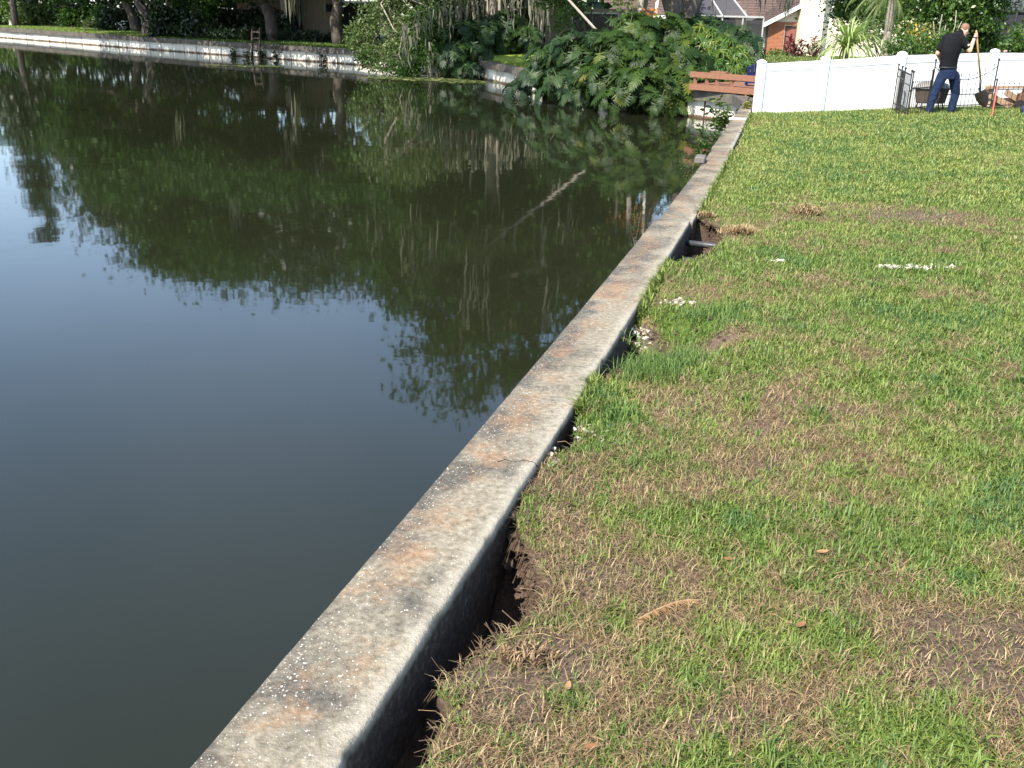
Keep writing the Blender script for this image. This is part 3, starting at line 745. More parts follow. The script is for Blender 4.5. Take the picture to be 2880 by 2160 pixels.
# ================================================================== VEGETATION
def leaf_cloud_np(blobs, n, size, clumps=26, spread=.33, flat=.5, seed=1, aspect=.55, hang=0.):
    """many small leaf faces gathered in clumps through the volume of the given ellipsoids"""
    r = np.random.default_rng(seed)
    B = np.array(blobs, float)
    wgt = (B[:, 3] * B[:, 4] * B[:, 5]) ** (2 / 3); wgt /= wgt.sum()
    nc_ = max(int(clumps * len(B)), 4)
    bi = r.choice(len(B), nc_, p=wgt)
    d = r.normal(size=(nc_, 3)); d /= np.linalg.norm(d, axis=1)[:, None]
    rad = (.25 + .75 * r.random(nc_) ** .45)[:, None]
    cc = B[bi, :3] + d * rad * B[bi, 3:6]
    cs = (B[bi, 3:6].mean(1)) * spread * (.5 + r.random(nc_))
    ci = r.integers(0, nc_, n)
    P = cc[ci] + r.normal(size=(n, 3)) * cs[ci][:, None] * [1, 1, flat]
    nrm = r.normal(size=(n, 3)) + [0, 0, .8]; nrm /= np.linalg.norm(nrm, axis=1)[:, None]
    a = r.normal(size=(n, 3)) - [0, 0, hang]; a -= nrm * (a * nrm).sum(1)[:, None]; a /= np.linalg.norm(a, axis=1)[:, None]
    b = np.cross(nrm, a)
    s = size * (.6 + .8 * r.random(n))[:, None]
    V = np.stack([P - a * s * .5, P + b * s * aspect * .5, P + a * s * .5, P - b * s * aspect * .5], 1).reshape(-1, 3)
    F = np.arange(4 * n).reshape(-1, 4)
    return V, F

def cloud(name, parent, mat, blobs, n, size, **kw):
    V, F = leaf_cloud_np(blobs, n, size, **kw)
    o_ = np.array(wloc(parent)) if parent else 0
    me = npmesh(name, V - o_, F)
    return link(name, me, mat, parent)

def limb(mb, p, q, r0, r1, wob=.12, n=6, k=7):
    p = Vector(p); q = Vector(q); L_ = (q - p).length; pts = []
    for i in range(n + 1):
        t = i / n
        w = math.sin(math.pi * t) * wob * L_
        pts.append(p.lerp(q, t) + Vector((random.uniform(-w, w), random.uniform(-w, w), random.uniform(-w, w) * .5)))
    mb.tube(pts, [r0 + (r1 - r0) * (i / n) for i in range(n + 1)], k)
    return pts

def moss_np(points, seed=3, l0=.5, l1=1.8, per=5, w=.05):
    r = np.random.default_rng(seed); V = []; F = []
    for p in points:
        for j in range(per):
            x, y, z = p + r.normal(size=3) * [.14, .14, .08]
            L_ = r.uniform(l0, l1); ww = w * r.uniform(.4, 1.3); a = r.uniform(0, 3.14); ca, sa = math.cos(a), math.sin(a)
            k = 6; b = len(V)
            for i in range(k + 1):
                t = i / k; hw = ww * (1 - t) ** .6 * (.6 + .5 * math.sin(t * 9 + j)) + .003
                ox = r.normal() * .02 + .03 * math.sin(t * 7 + j)
                V += [(x + ox - ca * hw, y - sa * hw, z - L_ * t), (x + ox + ca * hw, y + sa * hw, z - L_ * t)]
            for i in range(k): F.append((b + 2 * i, b + 2 * i + 1, b + 2 * i + 3, b + 2 * i + 2))
    return np.array(V), np.array(F)
def moss(parent, pts, **kw):
    V, F = moss_np(pts, **kw)
    o = link('moss', npmesh('moss', V - np.array(wloc(parent)), F), MT['moss'], parent)
    return tag(o, kind='stuff')

# ---- big live oaks of the far bank: three crown shapes shared by all
PROTO = []
for s in range(3):
    r = random.Random(40 + s)
    bl = [(0, 0, 9.6, 3.0, 3.0, 2.6)]
    for i in range(8):
        a = 2 * math.pi * i / 8 + r.uniform(-.3, .3); d = r.uniform(2.2, 4.2)
        bl.append((d * math.cos(a), d * math.sin(a), r.uniform(5.4, 9.6), r.uniform(1.7, 2.6), r.uniform(1.7, 2.6), r.uniform(1.2, 2.0)))
    for i in range(4):
        a = r.uniform(0, 6.28); d = r.uniform(3.5, 5.2)
        bl.append((d * math.cos(a), d * math.sin(a), r.uniform(4.0, 5.6), 1.5, 1.5, .9))
    V, F = leaf_cloud_np(bl, 38000, .29, clumps=24, spread=.30, seed=60 + s)
    me = npmesh('crown', V, F); me.materials.append([LF['oak'], LF['oak'], LF['oak_dark']][s])
    mb = MB(); trunk = []
    top = Vector((r.uniform(-.4, .4), r.uniform(-.4, .4), 4.2))
    limb(mb, (0, 0, -.2), top, .30, .20, .05, 6, 9)
    for b_ in bl[1:]:
        limb(mb, top - Vector((0, 0, r.uniform(0, 1.6))), b_[:3], .16, .03, .1, 5, 6)
    limb(mb, top, (0, 0, 9.4), .24, .04, .08, 5, 7)
    tm = bpy.data.meshes.new('trunk'); tm.from_pydata(mb.v, [], mb.f); tm.materials.append(MT['bark'])
    tm.polygons.foreach_set('use_smooth', [True] * len(tm.polygons))
    mp = [np.array(b_[:3]) + np.random.default_rng(i).normal(size=3) * .8 - [0, 0, b_[5] * .6] for i, b_ in enumerate(bl[1:]) for _ in range(4)]
    V, F = moss_np(mp, seed=s, l0=.8, l1=2.4, per=4, w=.09)
    mm = npmesh('moss', V, F); mm.materials.append(MT['moss'])
    PROTO.append((tm, me, mm))
def oak(x, y, s, hz, k, rz, label, name='oak_tree', z=-.1, with_moss=True):
    root = empty(name, (x, y, z), label, 'tree', 'trees around the pond')
    root.scale = (s, s, hz); root.rotation_euler.z = rz
    for nm, me in zip(('trunk', 'crown', 'moss'), PROTO[k]):
        if nm == 'moss' and (not with_moss or y > 60): continue
        o = link(nm, me, None, root)
        if nm == 'moss': tag(o, kind='stuff')
    return root
oak(-36.5, 84.0, 1.1, .80, 0, .3, 'broad oak at the far left of the bank above the sunlit grass')
oak(-26.4, 71.5, 1.2, 1.0, 1, 1.2, 'oak with a grey trunk standing in shade left of the dark hedge')
oak(-23.2, 64.6, 1.25, 1.1, 2, 2.2, 'dark crowned oak shading the dark hedge on the far bank')
oak(-18.5, 60.3, 1.25, 1.12, 0, 3.9, 'tall oak reaching over the far wall left of the wooden ladder')
oak(-13.9, 58.6, 1.2, 1.12, 1, .7, 'oak with a thick dark trunk in front of the tan house')
oak(-9.6, 55.0, 1.2, 1.02, 2, 4.4, 'oak behind the pale drooping tree at the end of the far wall')
oak(-4.6, 49.6, .95, .86, 0, 5.2, 'moss hung oak behind the drooping tree at the head of the cove')
oak(-47.0, 86.0, .8, .62, 1, 2.6, 'low oak at the left edge of the far bank')
oak(.8, 46.0, .8, .95, 1, 3.0, 'moss hung oak rising behind the small bright lawn of the cove')
lo = empty('oak_tree', (-21.2, 63.4, -.1), 'oak with low sunlit branches hanging in front of the dark hedge', 'tree', 'trees around the pond')
mb = MB(); lt = limb(mb, (-21.2, 63.4, -.2), (-20.6, 62, 5.2), .3, .2, .04, 6, 8); lb_ = []
for (px, py, Y_, rx, rz) in [(560, 10, 60, .9, .5), (600, 30, 59.5, .6, .35), (520, -15, 60, 1.0, .5), (350, -10, 66, .9, .4), (150, -5, 72, 1.0, .4), (455, -10, 62, .9, .45), (640, -10, 59, 1.0, .5), (215, -8, 70, .9, .35), (585, -40, 58, 1.4, .8), (690, -45, 57, 1.4, .8)]:
    p = at(px, py, Y=Y_); lb_.append((p.x, p.y, p.z, rx, rx, rz))
for k in range(10):
    sx = -25.5 + 1.9 * k; sy = float(np.interp(sx, [-38, -24.5, -14.3, -7.9], [75.5, 63.2, 54.45, 49.4]))
    lb_.append((sx - 2.5, sy - 3.3, 4.3 + .5 * (k % 3), 1.5, 1.4, .9))
for b_ in lb_: limb(mb, lt[4], b_[:3], .06, .01, .05, 5, 5)
mb.build('trunk', MT['bark'], lo, True)
cloud('crown', lo, LF['oak'], lb_, 17000, .22, clumps=20, spread=.36, seed=91)
# narrow tall conifer-like tree reflected at the far left
t = empty('cypress_tree', (-38.6, 79.5, -.1), 'tall narrow tree at the far left mirrored in the pond', 'tree', 'trees around the pond')
mb = MB(); limb(mb, (-38.6, 79.5, -.2), (-38.4, 79.5, 15), .28, .05, .01, 8); mb.build('trunk', MT['bark'], t, True)
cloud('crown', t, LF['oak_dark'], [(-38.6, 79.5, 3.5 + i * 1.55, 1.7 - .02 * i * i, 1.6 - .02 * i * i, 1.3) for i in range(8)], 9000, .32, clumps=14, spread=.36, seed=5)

# ---- woods behind the gardens, read as one dark mass
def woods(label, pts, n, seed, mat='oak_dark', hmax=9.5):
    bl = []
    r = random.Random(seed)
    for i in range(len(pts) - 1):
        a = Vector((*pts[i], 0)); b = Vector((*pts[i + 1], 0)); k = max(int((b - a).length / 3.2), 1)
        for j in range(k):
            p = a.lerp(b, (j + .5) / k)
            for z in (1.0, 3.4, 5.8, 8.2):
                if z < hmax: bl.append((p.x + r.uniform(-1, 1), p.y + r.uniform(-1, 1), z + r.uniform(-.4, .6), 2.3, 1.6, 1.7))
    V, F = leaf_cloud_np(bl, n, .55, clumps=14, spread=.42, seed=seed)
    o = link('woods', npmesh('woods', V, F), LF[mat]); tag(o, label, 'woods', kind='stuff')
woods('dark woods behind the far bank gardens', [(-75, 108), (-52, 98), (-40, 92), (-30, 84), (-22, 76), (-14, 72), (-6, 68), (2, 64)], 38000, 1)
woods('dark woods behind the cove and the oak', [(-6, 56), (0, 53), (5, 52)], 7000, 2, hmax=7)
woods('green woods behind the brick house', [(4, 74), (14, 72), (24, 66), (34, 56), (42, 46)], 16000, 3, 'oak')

# ---- the great oak on the promontory
t = empty('oak_tree', (5.2, 34.0, -.1), 'massive grey oak trunk forking behind the split leaf shrubs', 'tree', 'trees around the pond')
mb = MB()
b0 = Vector((5.2, 34, -.2)); fk = Vector((5.22, 34, 1.35))
mb.tube([b0, (5.2, 34, .6), fk], [.62, .5, .46], 12)
L1 = limb(mb, fk, (3.0, 33.6, 5.6), .34, .22, .04, 7, 10)
L2 = limb(mb, fk + Vector((.12, 0, -.1)), (6.6, 34.4, 5.4), .36, .24, .04, 7, 10)
big = [(-1.9, 32.6, 8.3, 1.9, 1.9, 1.7), (-.4, 32.0, 7.4, 1.9, 1.8, 1.6), (-3.4, 35.0, 7.4, 1.8, 1.8, 1.7), (1.6, 32.6, 8.2, 2.2, 2.0, 1.6), (3.4, 33.2, 9.2, 2.4, 2.2, 1.8), (6.0, 34.5, 8.8, 2.6, 2.4, 1.9), (8.6, 35.2, 7.4, 2.2, 2.0, 1.6),
       (2.0, 35.2, 6.4, 2.0, 2.0, 1.3), (-1.0, 34.8, 6.0, 1.6, 1.6, 1.1), (-4.6, 37.4, 6.2, 1.7, 1.7, 1.4), (4.6, 36, 6.6, 2.2, 2.2, 1.5), (.6, 33.8, 5.2, 1.5, 1.5, .9), (7.2, 37, 6.2, 1.8, 1.8, 1.3), (-2.6, 33.6, 6.3, 1.4, 1.4, 1.1)]
for i, b_ in enumerate(big):
    src = L1[3 + i % 4] if b_[0] < 3.6 else L2[3 + i % 4]
    pts = limb(mb, src, b_[:3], .15, .03, .08, 6, 6)
    for k in range(3):
        limb(mb, pts[3 + k], Vector(b_[:3]) + Vector((random.uniform(-1, 1) * b_[3], random.uniform(-1, 1) * b_[4], random.uniform(-.8, .8) * b_[5])), .05, .012, .1, 4, 4)
mb.build('trunk', MT['bark'], t, True)
cloud('crown', t, LF['oak'], big, 27000, .24, clumps=17, spread=.25, seed=77)
mp = []
for b_ in big:
    for k in range(6):
        a = random.random() * 6.28; d = random.random() ** .5
        mp.append(np.array([b_[0] + d * b_[3] * math.cos(a), b_[1] + d * b_[4] * math.sin(a), b_[2] - b_[5] * random.uniform(.3, .9)]))
moss(t, mp, seed=9, l0=.6, l1=2.2, per=4, w=.06)
mb = MB(); e_ = at(2120, -80, Y=37); f_ = at(2260, -75, Y=38)
limb(mb, L2[-1], e_, .09, .05, .05, 6, 6); limb(mb, e_, f_, .05, .02, .05, 6, 5); mb.build('low_limb', MT['bark'], t, True)
moss(t, [np.array(at(px, -60, Y=37.6)) for px in (2028, 2040, 2150, 2160, 2175, 2198, 2205, 2215, 2230, 2250, 2275)], seed=19, l0=.5, l1=1.5, per=4, w=.045)

# ---- moss draped tree at the head of the cove: low limbs with long moss in view
t = empty('oak_tree', (-1.2, 44.2, -.1), 'shaded oak with long grey moss hanging low behind the cove wall', 'tree', 'trees around the pond')
mb = MB(); limb(mb, (-1.2, 44.2, -.2), (-1.0, 44, 6.5), .34, .2, .03, 7, 9)
for px in (1290, 1332, 1368, 1402, 1520):
    a_ = at(px, 95 if px < 1450 else 110, Y=43 + random.random() * 2); b_ = a_ + Vector((random.uniform(-.1, .25), 0, 4.5))
    limb(mb, Vector((a_.x, a_.y, -.2)), b_, .07 + .05 * random.random(), .05, .012, 7, 7)
mb.build('trunk', MT['bark_pale'], t, True)
bl = [(-3, 43.5, 5.6, 2, 2, 1.2), (-.5, 43, 6.4, 2.2, 2, 1.4), (2, 43.4, 5.8, 2.2, 2, 1.3), (4.2, 43.8, 5.4, 1.8, 1.8, 1.2)]
cloud('crown', t, LF['oak'], bl, 16000, .26, clumps=24, spread=.28, seed=21)
mp = [np.array(at(px, -20 + random.uniform(-60, 20), Y=41.5 + random.random() * 3)) for px in np.concatenate([np.random.default_rng(2).uniform(1230, 1420, 26), np.random.default_rng(3).uniform(1420, 1600, 16)])]
moss(t, mp, seed=31, l0=.5, l1=1.9, per=5, w=.05)

# ---- pale drooping tree leaning over the water
t = empty('drooping_tree', (-5.3, 44.6, -.1), 'pale green drooping tree overhanging the end of the far wall', 'tree')
mb = MB()
lb = limb(mb, (-5.0, 44.8, -.2), (-5.8, 43.4, 3.0), .2, .12, .05, 6, 8)
wb = []
rr = random.Random(5)
for (px, py, Y_, rx, rz) in [(1010, 95, 42.5, .55, .5), (1060, 60, 42.5, .7, .55), (1045, 130, 41.8, .6, .45), (1090, 30, 43, .7, .5), (1120, 100, 42, .6, .5), (1150, 60, 42.5, .65, .5), (1005, 120, 42.3, .4, .4),
                          (1110, 150, 41.5, .6, .45), (1160, 130, 41.6, .6, .5), (1200, 60, 42, .6, .5), (1215, 110, 41.4, .55, .5), (1180, 180, 40.8, .55, .4), (1240, 160, 40.8, .5, .45), (1090, 185, 41.0, .45, .3), (1140, 205, 40.6, .45, .25), (1040, 165, 41.6, .4, .3),
                          (1060, -40, 43, 1.0, .8), (1160, -60, 43, 1.2, .9), (1260, -20, 42.5, .9, .7), (1240, 40, 42.3, .5, .5)]:
    p = at(px, py, Y=Y_); wb.append((p.x, p.y, p.z, rx, rx, rz))
for i, b_ in enumerate(wb):
    pts = limb(mb, lb[2 + i % 5], b_[:3], .045, .008, .08, 6, 5)
mb.build('trunk', MT['bark_pale'], t, True)
cloud('crown', t, LF['willow'], wb[:11] + wb[13:14] + wb[15:], 15000, .13, clumps=20, spread=.40, flat=.8, seed=33, aspect=.4, hang=1.2)
cloud('crown', t, LF['oak'], wb[8:16], 7000, .13, clumps=20, spread=.42, flat=.8, seed=34, aspect=.45, hang=.8)
mp = [np.array(at(px, py, Y=40.4)) for px, py in [(1213, 130), (1216, 150), (1222, 140), (1165, 165), (1130, 70), (1150, 90), (1170, 60), (1185, 40), (1240, 20), (1255, 60), (1275, 20), (1210, 20)]]
moss(t, mp, seed=41, l0=.5, l1=1.5, per=6, w=.05)

# ---- split-leaf philodendron
def philo_leaf(seed, narrow=1.0, lobes=7):
    r = random.Random(seed); v = []; f = []
    def P(x, y): return (x, y * narrow, -.32 * x * x - .30 * abs(y) ** 1.6 + .06 * math.sin(9 * x + seed) * abs(y))
    def tri(*p):
        b = len(v); v.extend(P(*q) for q in p); f.append(tuple(range(b, b + len(p))))
    for i in range(lobes):
        t = i / (lobes - 1)
        x0 = .02 + .74 * t; wdt = (.46 - .34 * abs(t - .25) ** 1.1) * r.uniform(.9, 1.1); sw = .10 + .16 * t - (.22 if i == 0 else 0)
        for s in (-1, 1):
            hb = .056
            tri((x0 - hb, 0), (x0 + sw * .55 - .045, s * wdt * .66), (x0 + sw, s * wdt), (x0 + sw * .6 + .06, s * wdt * .66), (x0 + hb, 0)) if s > 0 else \
            tri((x0 + hb, 0), (x0 + sw * .6 + .06, s * wdt * .66), (x0 + sw, s * wdt), (x0 + sw * .55 - .045, s * wdt * .66), (x0 - hb, 0))
    tri((.74, 0), (.86, -.09), (1.04, 0), (.86, .09))
    # central web
    tri((0, 0), (.2, -.14), (.5, -.13), (.8, 0)); tri((0, 0), (.8, 0), (.5, .13), (.2, .14))
    # petiole
    b = len(v); v.extend([(-.5, -.012, .10), (-.5, .012, .10), (.02, .016, .004), (.02, -.016, .004)]); f.append((b, b + 1, b + 2, b + 3))
    me = bpy.data.meshes.new('leaf'); me.from_pydata(v, [], f); me.update(); return me
def shrub_leaves(name, label, base, blobs, n, fill, meshes, mat, fillmat, size, seed, cat='shrub', stemmat='bark', bias=.75, up=.55):
    r = np.random.default_rng(seed)
    root = empty(name, base, label, cat)
    B = np.array(blobs, float); wgt = (B[:, 3] * B[:, 5]); wgt = wgt / wgt.sum()
    for me in meshes:
        if not me.materials: me.materials.append(mat)
    done = 0; acc = []
    tries = 0
    while done < n + fill and tries < 40000:
        tries += 1
        isfill = done >= n
        k = r.choice(len(B), p=wgt)
        d = r.normal(size=3); d /= np.linalg.norm(d)
        if not isfill and r.random() < bias: d[1] = -abs(d[1])
        if d[2] < -.55: d[2] = -d[2]
        p = B[k, :3] + d * B[k, 3:6] * (r.uniform(.86, 1.05) if not isfill else r.uniform(.5, 1.0))
        # skip leaves buried inside another mound
        if not isfill and any((((p - B[j, :3]) / B[j, 3:6]) ** 2).sum() < .62 for j in range(len(B)) if j != k): continue
        if p[2] < WATER + .12: continue
        nv = Vector(d) * .75 + Vector((0, 0, up)) + Vector(r.normal(size=3) * .22); nv.normalize()
        xd = Vector(d) * .7 + Vector((0, 0, -.75)) + Vector(r.normal(size=3) * .45)
        xd = (xd - nv * xd.dot(nv)).normalized(); yd = nv.cross(xd)
        s = size * r.uniform(.5, 1.25)
        M_ = Matrix((xd, yd, nv)).transposed().to_4x4()
        loc = Vector(p) - xd * s * .35
        if not isfill:
            o = link('leaf', meshes[int(r.integers(len(meshes)))], None, root)
            o.matrix_local = Matrix.Translation(loc - Vector(base)) @ M_ @ Matrix.Scale(s, 4)
        else:
            me = meshes[int(r.integers(len(meshes)))]
            co = np.empty(len(me.vertices) * 3, np.float32); me.vertices.foreach_get('co', co)
            acc.append((co.reshape(-1, 3) * s) @ np.array(M_.to_3x3()).T + np.array(loc - Vector(base)))
            done += 1; continue
        done += 1
    if acc:
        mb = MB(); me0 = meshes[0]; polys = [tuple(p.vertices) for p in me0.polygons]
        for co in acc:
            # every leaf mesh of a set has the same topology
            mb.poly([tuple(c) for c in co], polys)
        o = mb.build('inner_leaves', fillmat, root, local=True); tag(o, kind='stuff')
    mb = MB()
    for b_ in B[:10]:
        for k in range(3):
            limb(mb, (b_[0] + r.uniform(-.3, .3), b_[1] + r.uniform(-.1, .4), base[2]), (b_[0] + r.uniform(-.4, .4), b_[1], b_[2] + b_[5] * .3), .05, .025, .1, 4, 5)
    mb.build('stem', MT[stemmat], root, True)
    return root
PL_ = [philo_leaf(i) for i in range(4)]
def blob(px, py, Y_, rx, rz, ry=None):
    p = at(px, py, Y=Y_); return (p.x, p.y, p.z, rx, ry or rx, rz)
shrub_leaves('philodendron_shrub', 'tallest split leaf philodendron below the forked oak trunk', (3.6, 29.2, -.15),
    [blob(1800, 110, 29.5, .95, .75), blob(1880, 105, 29.6, .9, .7), blob(1740, 165, 28.9, .9, .75), blob(1830, 190, 28.4, 1.0, .7), blob(1920, 180, 28.6, .9, .75), blob(1700, 230, 28.3, .85, .6), blob(1790, 250, 27.7, .95, .6), blob(1880, 250, 27.6, .9, .6), blob(1950, 240, 27.4, .55, .55), blob(1740, 285, 27.6, .7, .45), blob(1850, 295, 27.3, .8, .4)],
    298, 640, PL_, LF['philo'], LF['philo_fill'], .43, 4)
PL2 = [philo_leaf(10 + i) for i in range(3)]
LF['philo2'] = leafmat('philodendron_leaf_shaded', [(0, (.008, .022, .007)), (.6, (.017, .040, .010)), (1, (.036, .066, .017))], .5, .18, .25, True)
shrub_leaves('philodendron_shrub', 'dark split leaf philodendron spilling over the cove wall into the water', (1.2, 31.4, -.15),
    [blob(1620, 150, 31.0, .9, .65), blob(1560, 180, 31.6, .9, .65), blob(1660, 215, 29.8, .8, .6), blob(1590, 235, 30.2, .9, .55), blob(1520, 230, 31.6, .8, .55), blob(1470, 255, 32.0, .6, .4), blob(1640, 270, 29.2, .7, .4), blob(1555, 275, 30.4, .7, .35), blob(1680, 130, 31.2, .8, .5)],
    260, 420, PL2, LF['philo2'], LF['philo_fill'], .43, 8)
PL3 = [philo_leaf(20 + i) for i in range(3)]
shrub_leaves('philodendron_shrub', 'split leaf philodendron under the hanging moss beside the bright cove lawn', (-1.6, 42.3, -.15),
    [blob(1300, 110, 41.5, .9, .7), blob(1360, 95, 42.2, .9, .8), blob(1420, 80, 42.8, .9, .7), blob(1280, 160, 40.8, .8, .6), blob(1340, 150, 41.2, .8, .55), blob(1440, 120, 42.6, .8, .5), blob(1310, 195, 40.6, .7, .35), blob(1480, 110, 42.4, .8, .6), blob(1395, 130, 42.4, .7, .5)],
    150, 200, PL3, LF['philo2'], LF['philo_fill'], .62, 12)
# yellow-green arching shrub near the deck
def arch_leaf(seed):
    r = random.Random(seed); v = []; f = []
    for j in range(7):
        a = (j - 3) * .42 + r.uniform(-.1, .1); b = len(v); L_ = r.uniform(.75, 1.1); k = 4
        for i in range(k + 1):
            t = i / k; x = L_ * t * math.cos(a); y = L_ * t * math.sin(a); z = .35 * math.sin(t * 2.2) - .35 * t * t
            w = .055 * math.sin(math.pi * (.12 + .86 * t))
            v += [(x - w * math.sin(a), y + w * math.cos(a), z), (x + w * math.sin(a), y - w * math.cos(a), z)]
        for i in range(k): f.append((b + 2 * i, b + 2 * i + 1, b + 2 * i + 3, b + 2 * i + 2))
    me = bpy.data.meshes.new('leaf'); me.from_pydata(v, [], f); me.update(); return me
AL = [arch_leaf(i) for i in range(3)]
shrub_leaves('arching_shrub', 'yellow green strappy shrub overhanging the brown deck', (5.6, 29.6, -.15),
    [blob(1960, 140, 29.6, .75, .6), blob(2010, 160, 29.5, .75, .55), blob(2060, 185, 29.3, .6, .5), blob(1985, 195, 28.9, .7, .45), blob(2040, 205, 28.9, .55, .4), blob(2085, 205, 29.0, .4, .35)],
    260, 120, AL, LF['light'], LF['light_fill'], .36, 15)
shrub_leaves('dark_shrub', 'dark glossy shrub in front of the screened porch', (8.4, 33.5, -.15),
    [blob(2060, 115, 33.5, .7, .5), blob(2100, 140, 33.2, .6, .5), blob(2010, 100, 33.8, .7, .5), blob(1975, 85, 34, .7, .5)], 120, 60, [philo_leaf(30 + i) for i in range(2)], LF['philo2'], LF['philo_fill'], .5, 16)

# ---- generic leafy shrubs
def shrub(name, label, base, blobs, mat, n, size, seed, cat='shrub', group=None, stems=6, **kw):
    root = empty(name, base, label, cat, group)
    mb = MB()
    for i in range(stems):
        b_ = random.choice(blobs)
        limb(mb, (base[0] + random.uniform(-.3, .3), base[1] + random.uniform(-.2, .2), base[2]), (b_[0] + random.uniform(-.5, .5) * b_[3], b_[1], b_[2] + random.uniform(0, .5) * b_[5]), .03, .01, .08, 5, 5)
    mb.build('stem', MT['bark'], root, True)
    cloud('foliage', root, mat, blobs, n, size, seed=seed, **kw)
    return root
# dark hedge and bushes on the far bank
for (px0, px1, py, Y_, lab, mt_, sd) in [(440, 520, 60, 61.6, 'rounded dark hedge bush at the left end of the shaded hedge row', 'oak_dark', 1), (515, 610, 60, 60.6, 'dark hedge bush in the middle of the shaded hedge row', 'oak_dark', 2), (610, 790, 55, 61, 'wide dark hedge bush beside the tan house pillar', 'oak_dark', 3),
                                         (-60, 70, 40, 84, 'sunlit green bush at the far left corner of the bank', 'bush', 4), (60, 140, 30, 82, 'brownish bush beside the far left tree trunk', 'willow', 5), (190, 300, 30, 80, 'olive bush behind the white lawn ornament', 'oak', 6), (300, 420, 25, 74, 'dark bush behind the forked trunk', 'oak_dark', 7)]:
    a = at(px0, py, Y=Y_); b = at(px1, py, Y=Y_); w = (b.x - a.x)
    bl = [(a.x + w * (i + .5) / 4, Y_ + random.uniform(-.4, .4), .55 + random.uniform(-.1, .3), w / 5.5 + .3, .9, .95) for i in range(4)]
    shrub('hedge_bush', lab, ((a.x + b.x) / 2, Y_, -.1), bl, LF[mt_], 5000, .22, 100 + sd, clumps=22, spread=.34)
a = at(690, 110, z=-.1); 
shrub('strap_leaf_plants', 'low bed of shaded strap leaved plants below the tan house', (-14.5, 58.5, -.1), [(-17.0 + i * .9, 58.6 + .2 * (i % 2), .15, .7, .5, .32) for i in range(8)], LF['oak_dark'], 6000, .3, 120, cat='plants', clumps=20, spread=.4, aspect=.2, hang=-1.5)
# ================================================================== BUILDINGS
# ---- brick and cream house behind the deck
Hh = empty('house', (15.0, 57, -.2), 'cream stucco and orange brick house with brown shingle roof', 'house')
Yw = 55.0
c0 = at(2152, 158, Y=Yw); eave = at(2155, 57, Y=Yw)
x0 = c0.x; zE = eave.z; sl = .53
xA = 17.6; zA = zE + (xA - x0) * sl; x1 = 2 * xA - x0
# gable front wall with a window opening
wx0 = at(2205, 110, Y=Yw).x; wx1 = at(2240, 110, Y=Yw).x; wz0 = at(2222, 148, Y=Yw).z; wz1 = at(2222, 73, Y=Yw).z
bx1 = at(2246, 60, Y=Yw).x; bz1 = at(2200, 61, Y=Yw).z
mb = MB()
def quadY(mb, xa, xb, za, zb, y): mb.poly([(xa, y, za), (xb, y, za), (xb, y, zb), (xa, y, zb)], [(0, 1, 2, 3)])
for (xa, xb, za, zb) in [(x0, wx0, -.35, wz1), (wx1, x1, -.35, wz1), (wx0, wx1, -.35, wz0), (x0, x1, wz1, zE)]:
    quadY(mb, xa, xb, za, zb, Yw)
mb.poly([(x0, Yw, zE), (x1, Yw, zE), (xA, Yw, zA)], [(0, 1, 2)])
mb.poly([(x0, Yw, -.35), (x0, Yw, zE), (x0, Yw + 9, zE), (x0, Yw + 9, -.35)], [(0, 1, 2, 3)])
wall = mb.build('wall', MT['cream'], Hh)
# brick facing around the window, each brick real
mb = MB(); mo = MB()
bh, bl_ = .068, .205
for (xa, xb, za, zb) in [(x0 - .01, wx0 - .05, -.33, bz1), (wx0 - .05, wx1 + .05, -.33, wz0 - .06), (wx0 - .05, bx1, wz1 + .05, bz1), (wx1 + .05, bx1, -.33, wz1 + .05)]:
    mo.box(((xa + xb) / 2, Yw - .02, (za + zb) / 2), (xb - xa, .036, zb - za))
    r_ = 0; z = za
    while z + bh < zb:
        x = xa + (-.1 if r_ % 2 else 0)
        while x < xb:
            l = max(x, xa) + .004; h = min(x + bl_ - .010, xb - .003)
            if h - l > .03: mb.box(((l + h) / 2, Yw - .045 + random.uniform(-.004, .004), z + bh / 2), (h - l, .03, bh - .011))
            x += bl_
        z += bh; r_ += 1
br = mb.build('brick_facing', MT['brick'], Hh); tag(br, 'orange brick around the window', kind='stuff')
mo.build('mortar_bed', MT['mortar'], br)
win = MB(); win.box(((wx0 + wx1) / 2, Yw + .07, (wz0 + wz1) / 2), (wx1 - wx0, .03, wz1 - wz0)); wo_ = win.build('window', MT['window_red'], Hh)
fr = MB()
for (p, q) in [((wx0 + .03, wz0), (wx0 + .03, wz1)), ((wx1 - .03, wz0), (wx1 - .03, wz1))]: fr.bar((p[0], Yw + .02, p[1]), (q[0], Yw + .02, q[1]), .06, .06)
fr.bar((wx0, Yw + .02, wz1 - .03), (wx1, Yw + .02, wz1 - .03), .06, .06)
fr.build('frame', MT['old_wood'], wo_)
sl_ = MB(); sl_.box(((wx0 + wx1) / 2, Yw - .06, wz0 - .03), (wx1 - wx0 + .12, .16, .06)); sl_.build('sill', MT['old_wood'], wo_)
# chimney-like projecting stucco block
cx0 = at(2253, 60, Y=Yw - .7).x; cx1 = at(2316, 60, Y=Yw - .7).x
mb = MB(); mb.box(((cx0 + cx1) / 2, Yw - .35, 2.3), (cx1 - cx0, .66, 5.4)); mb.build('chimney', MT['cream'], Hh)
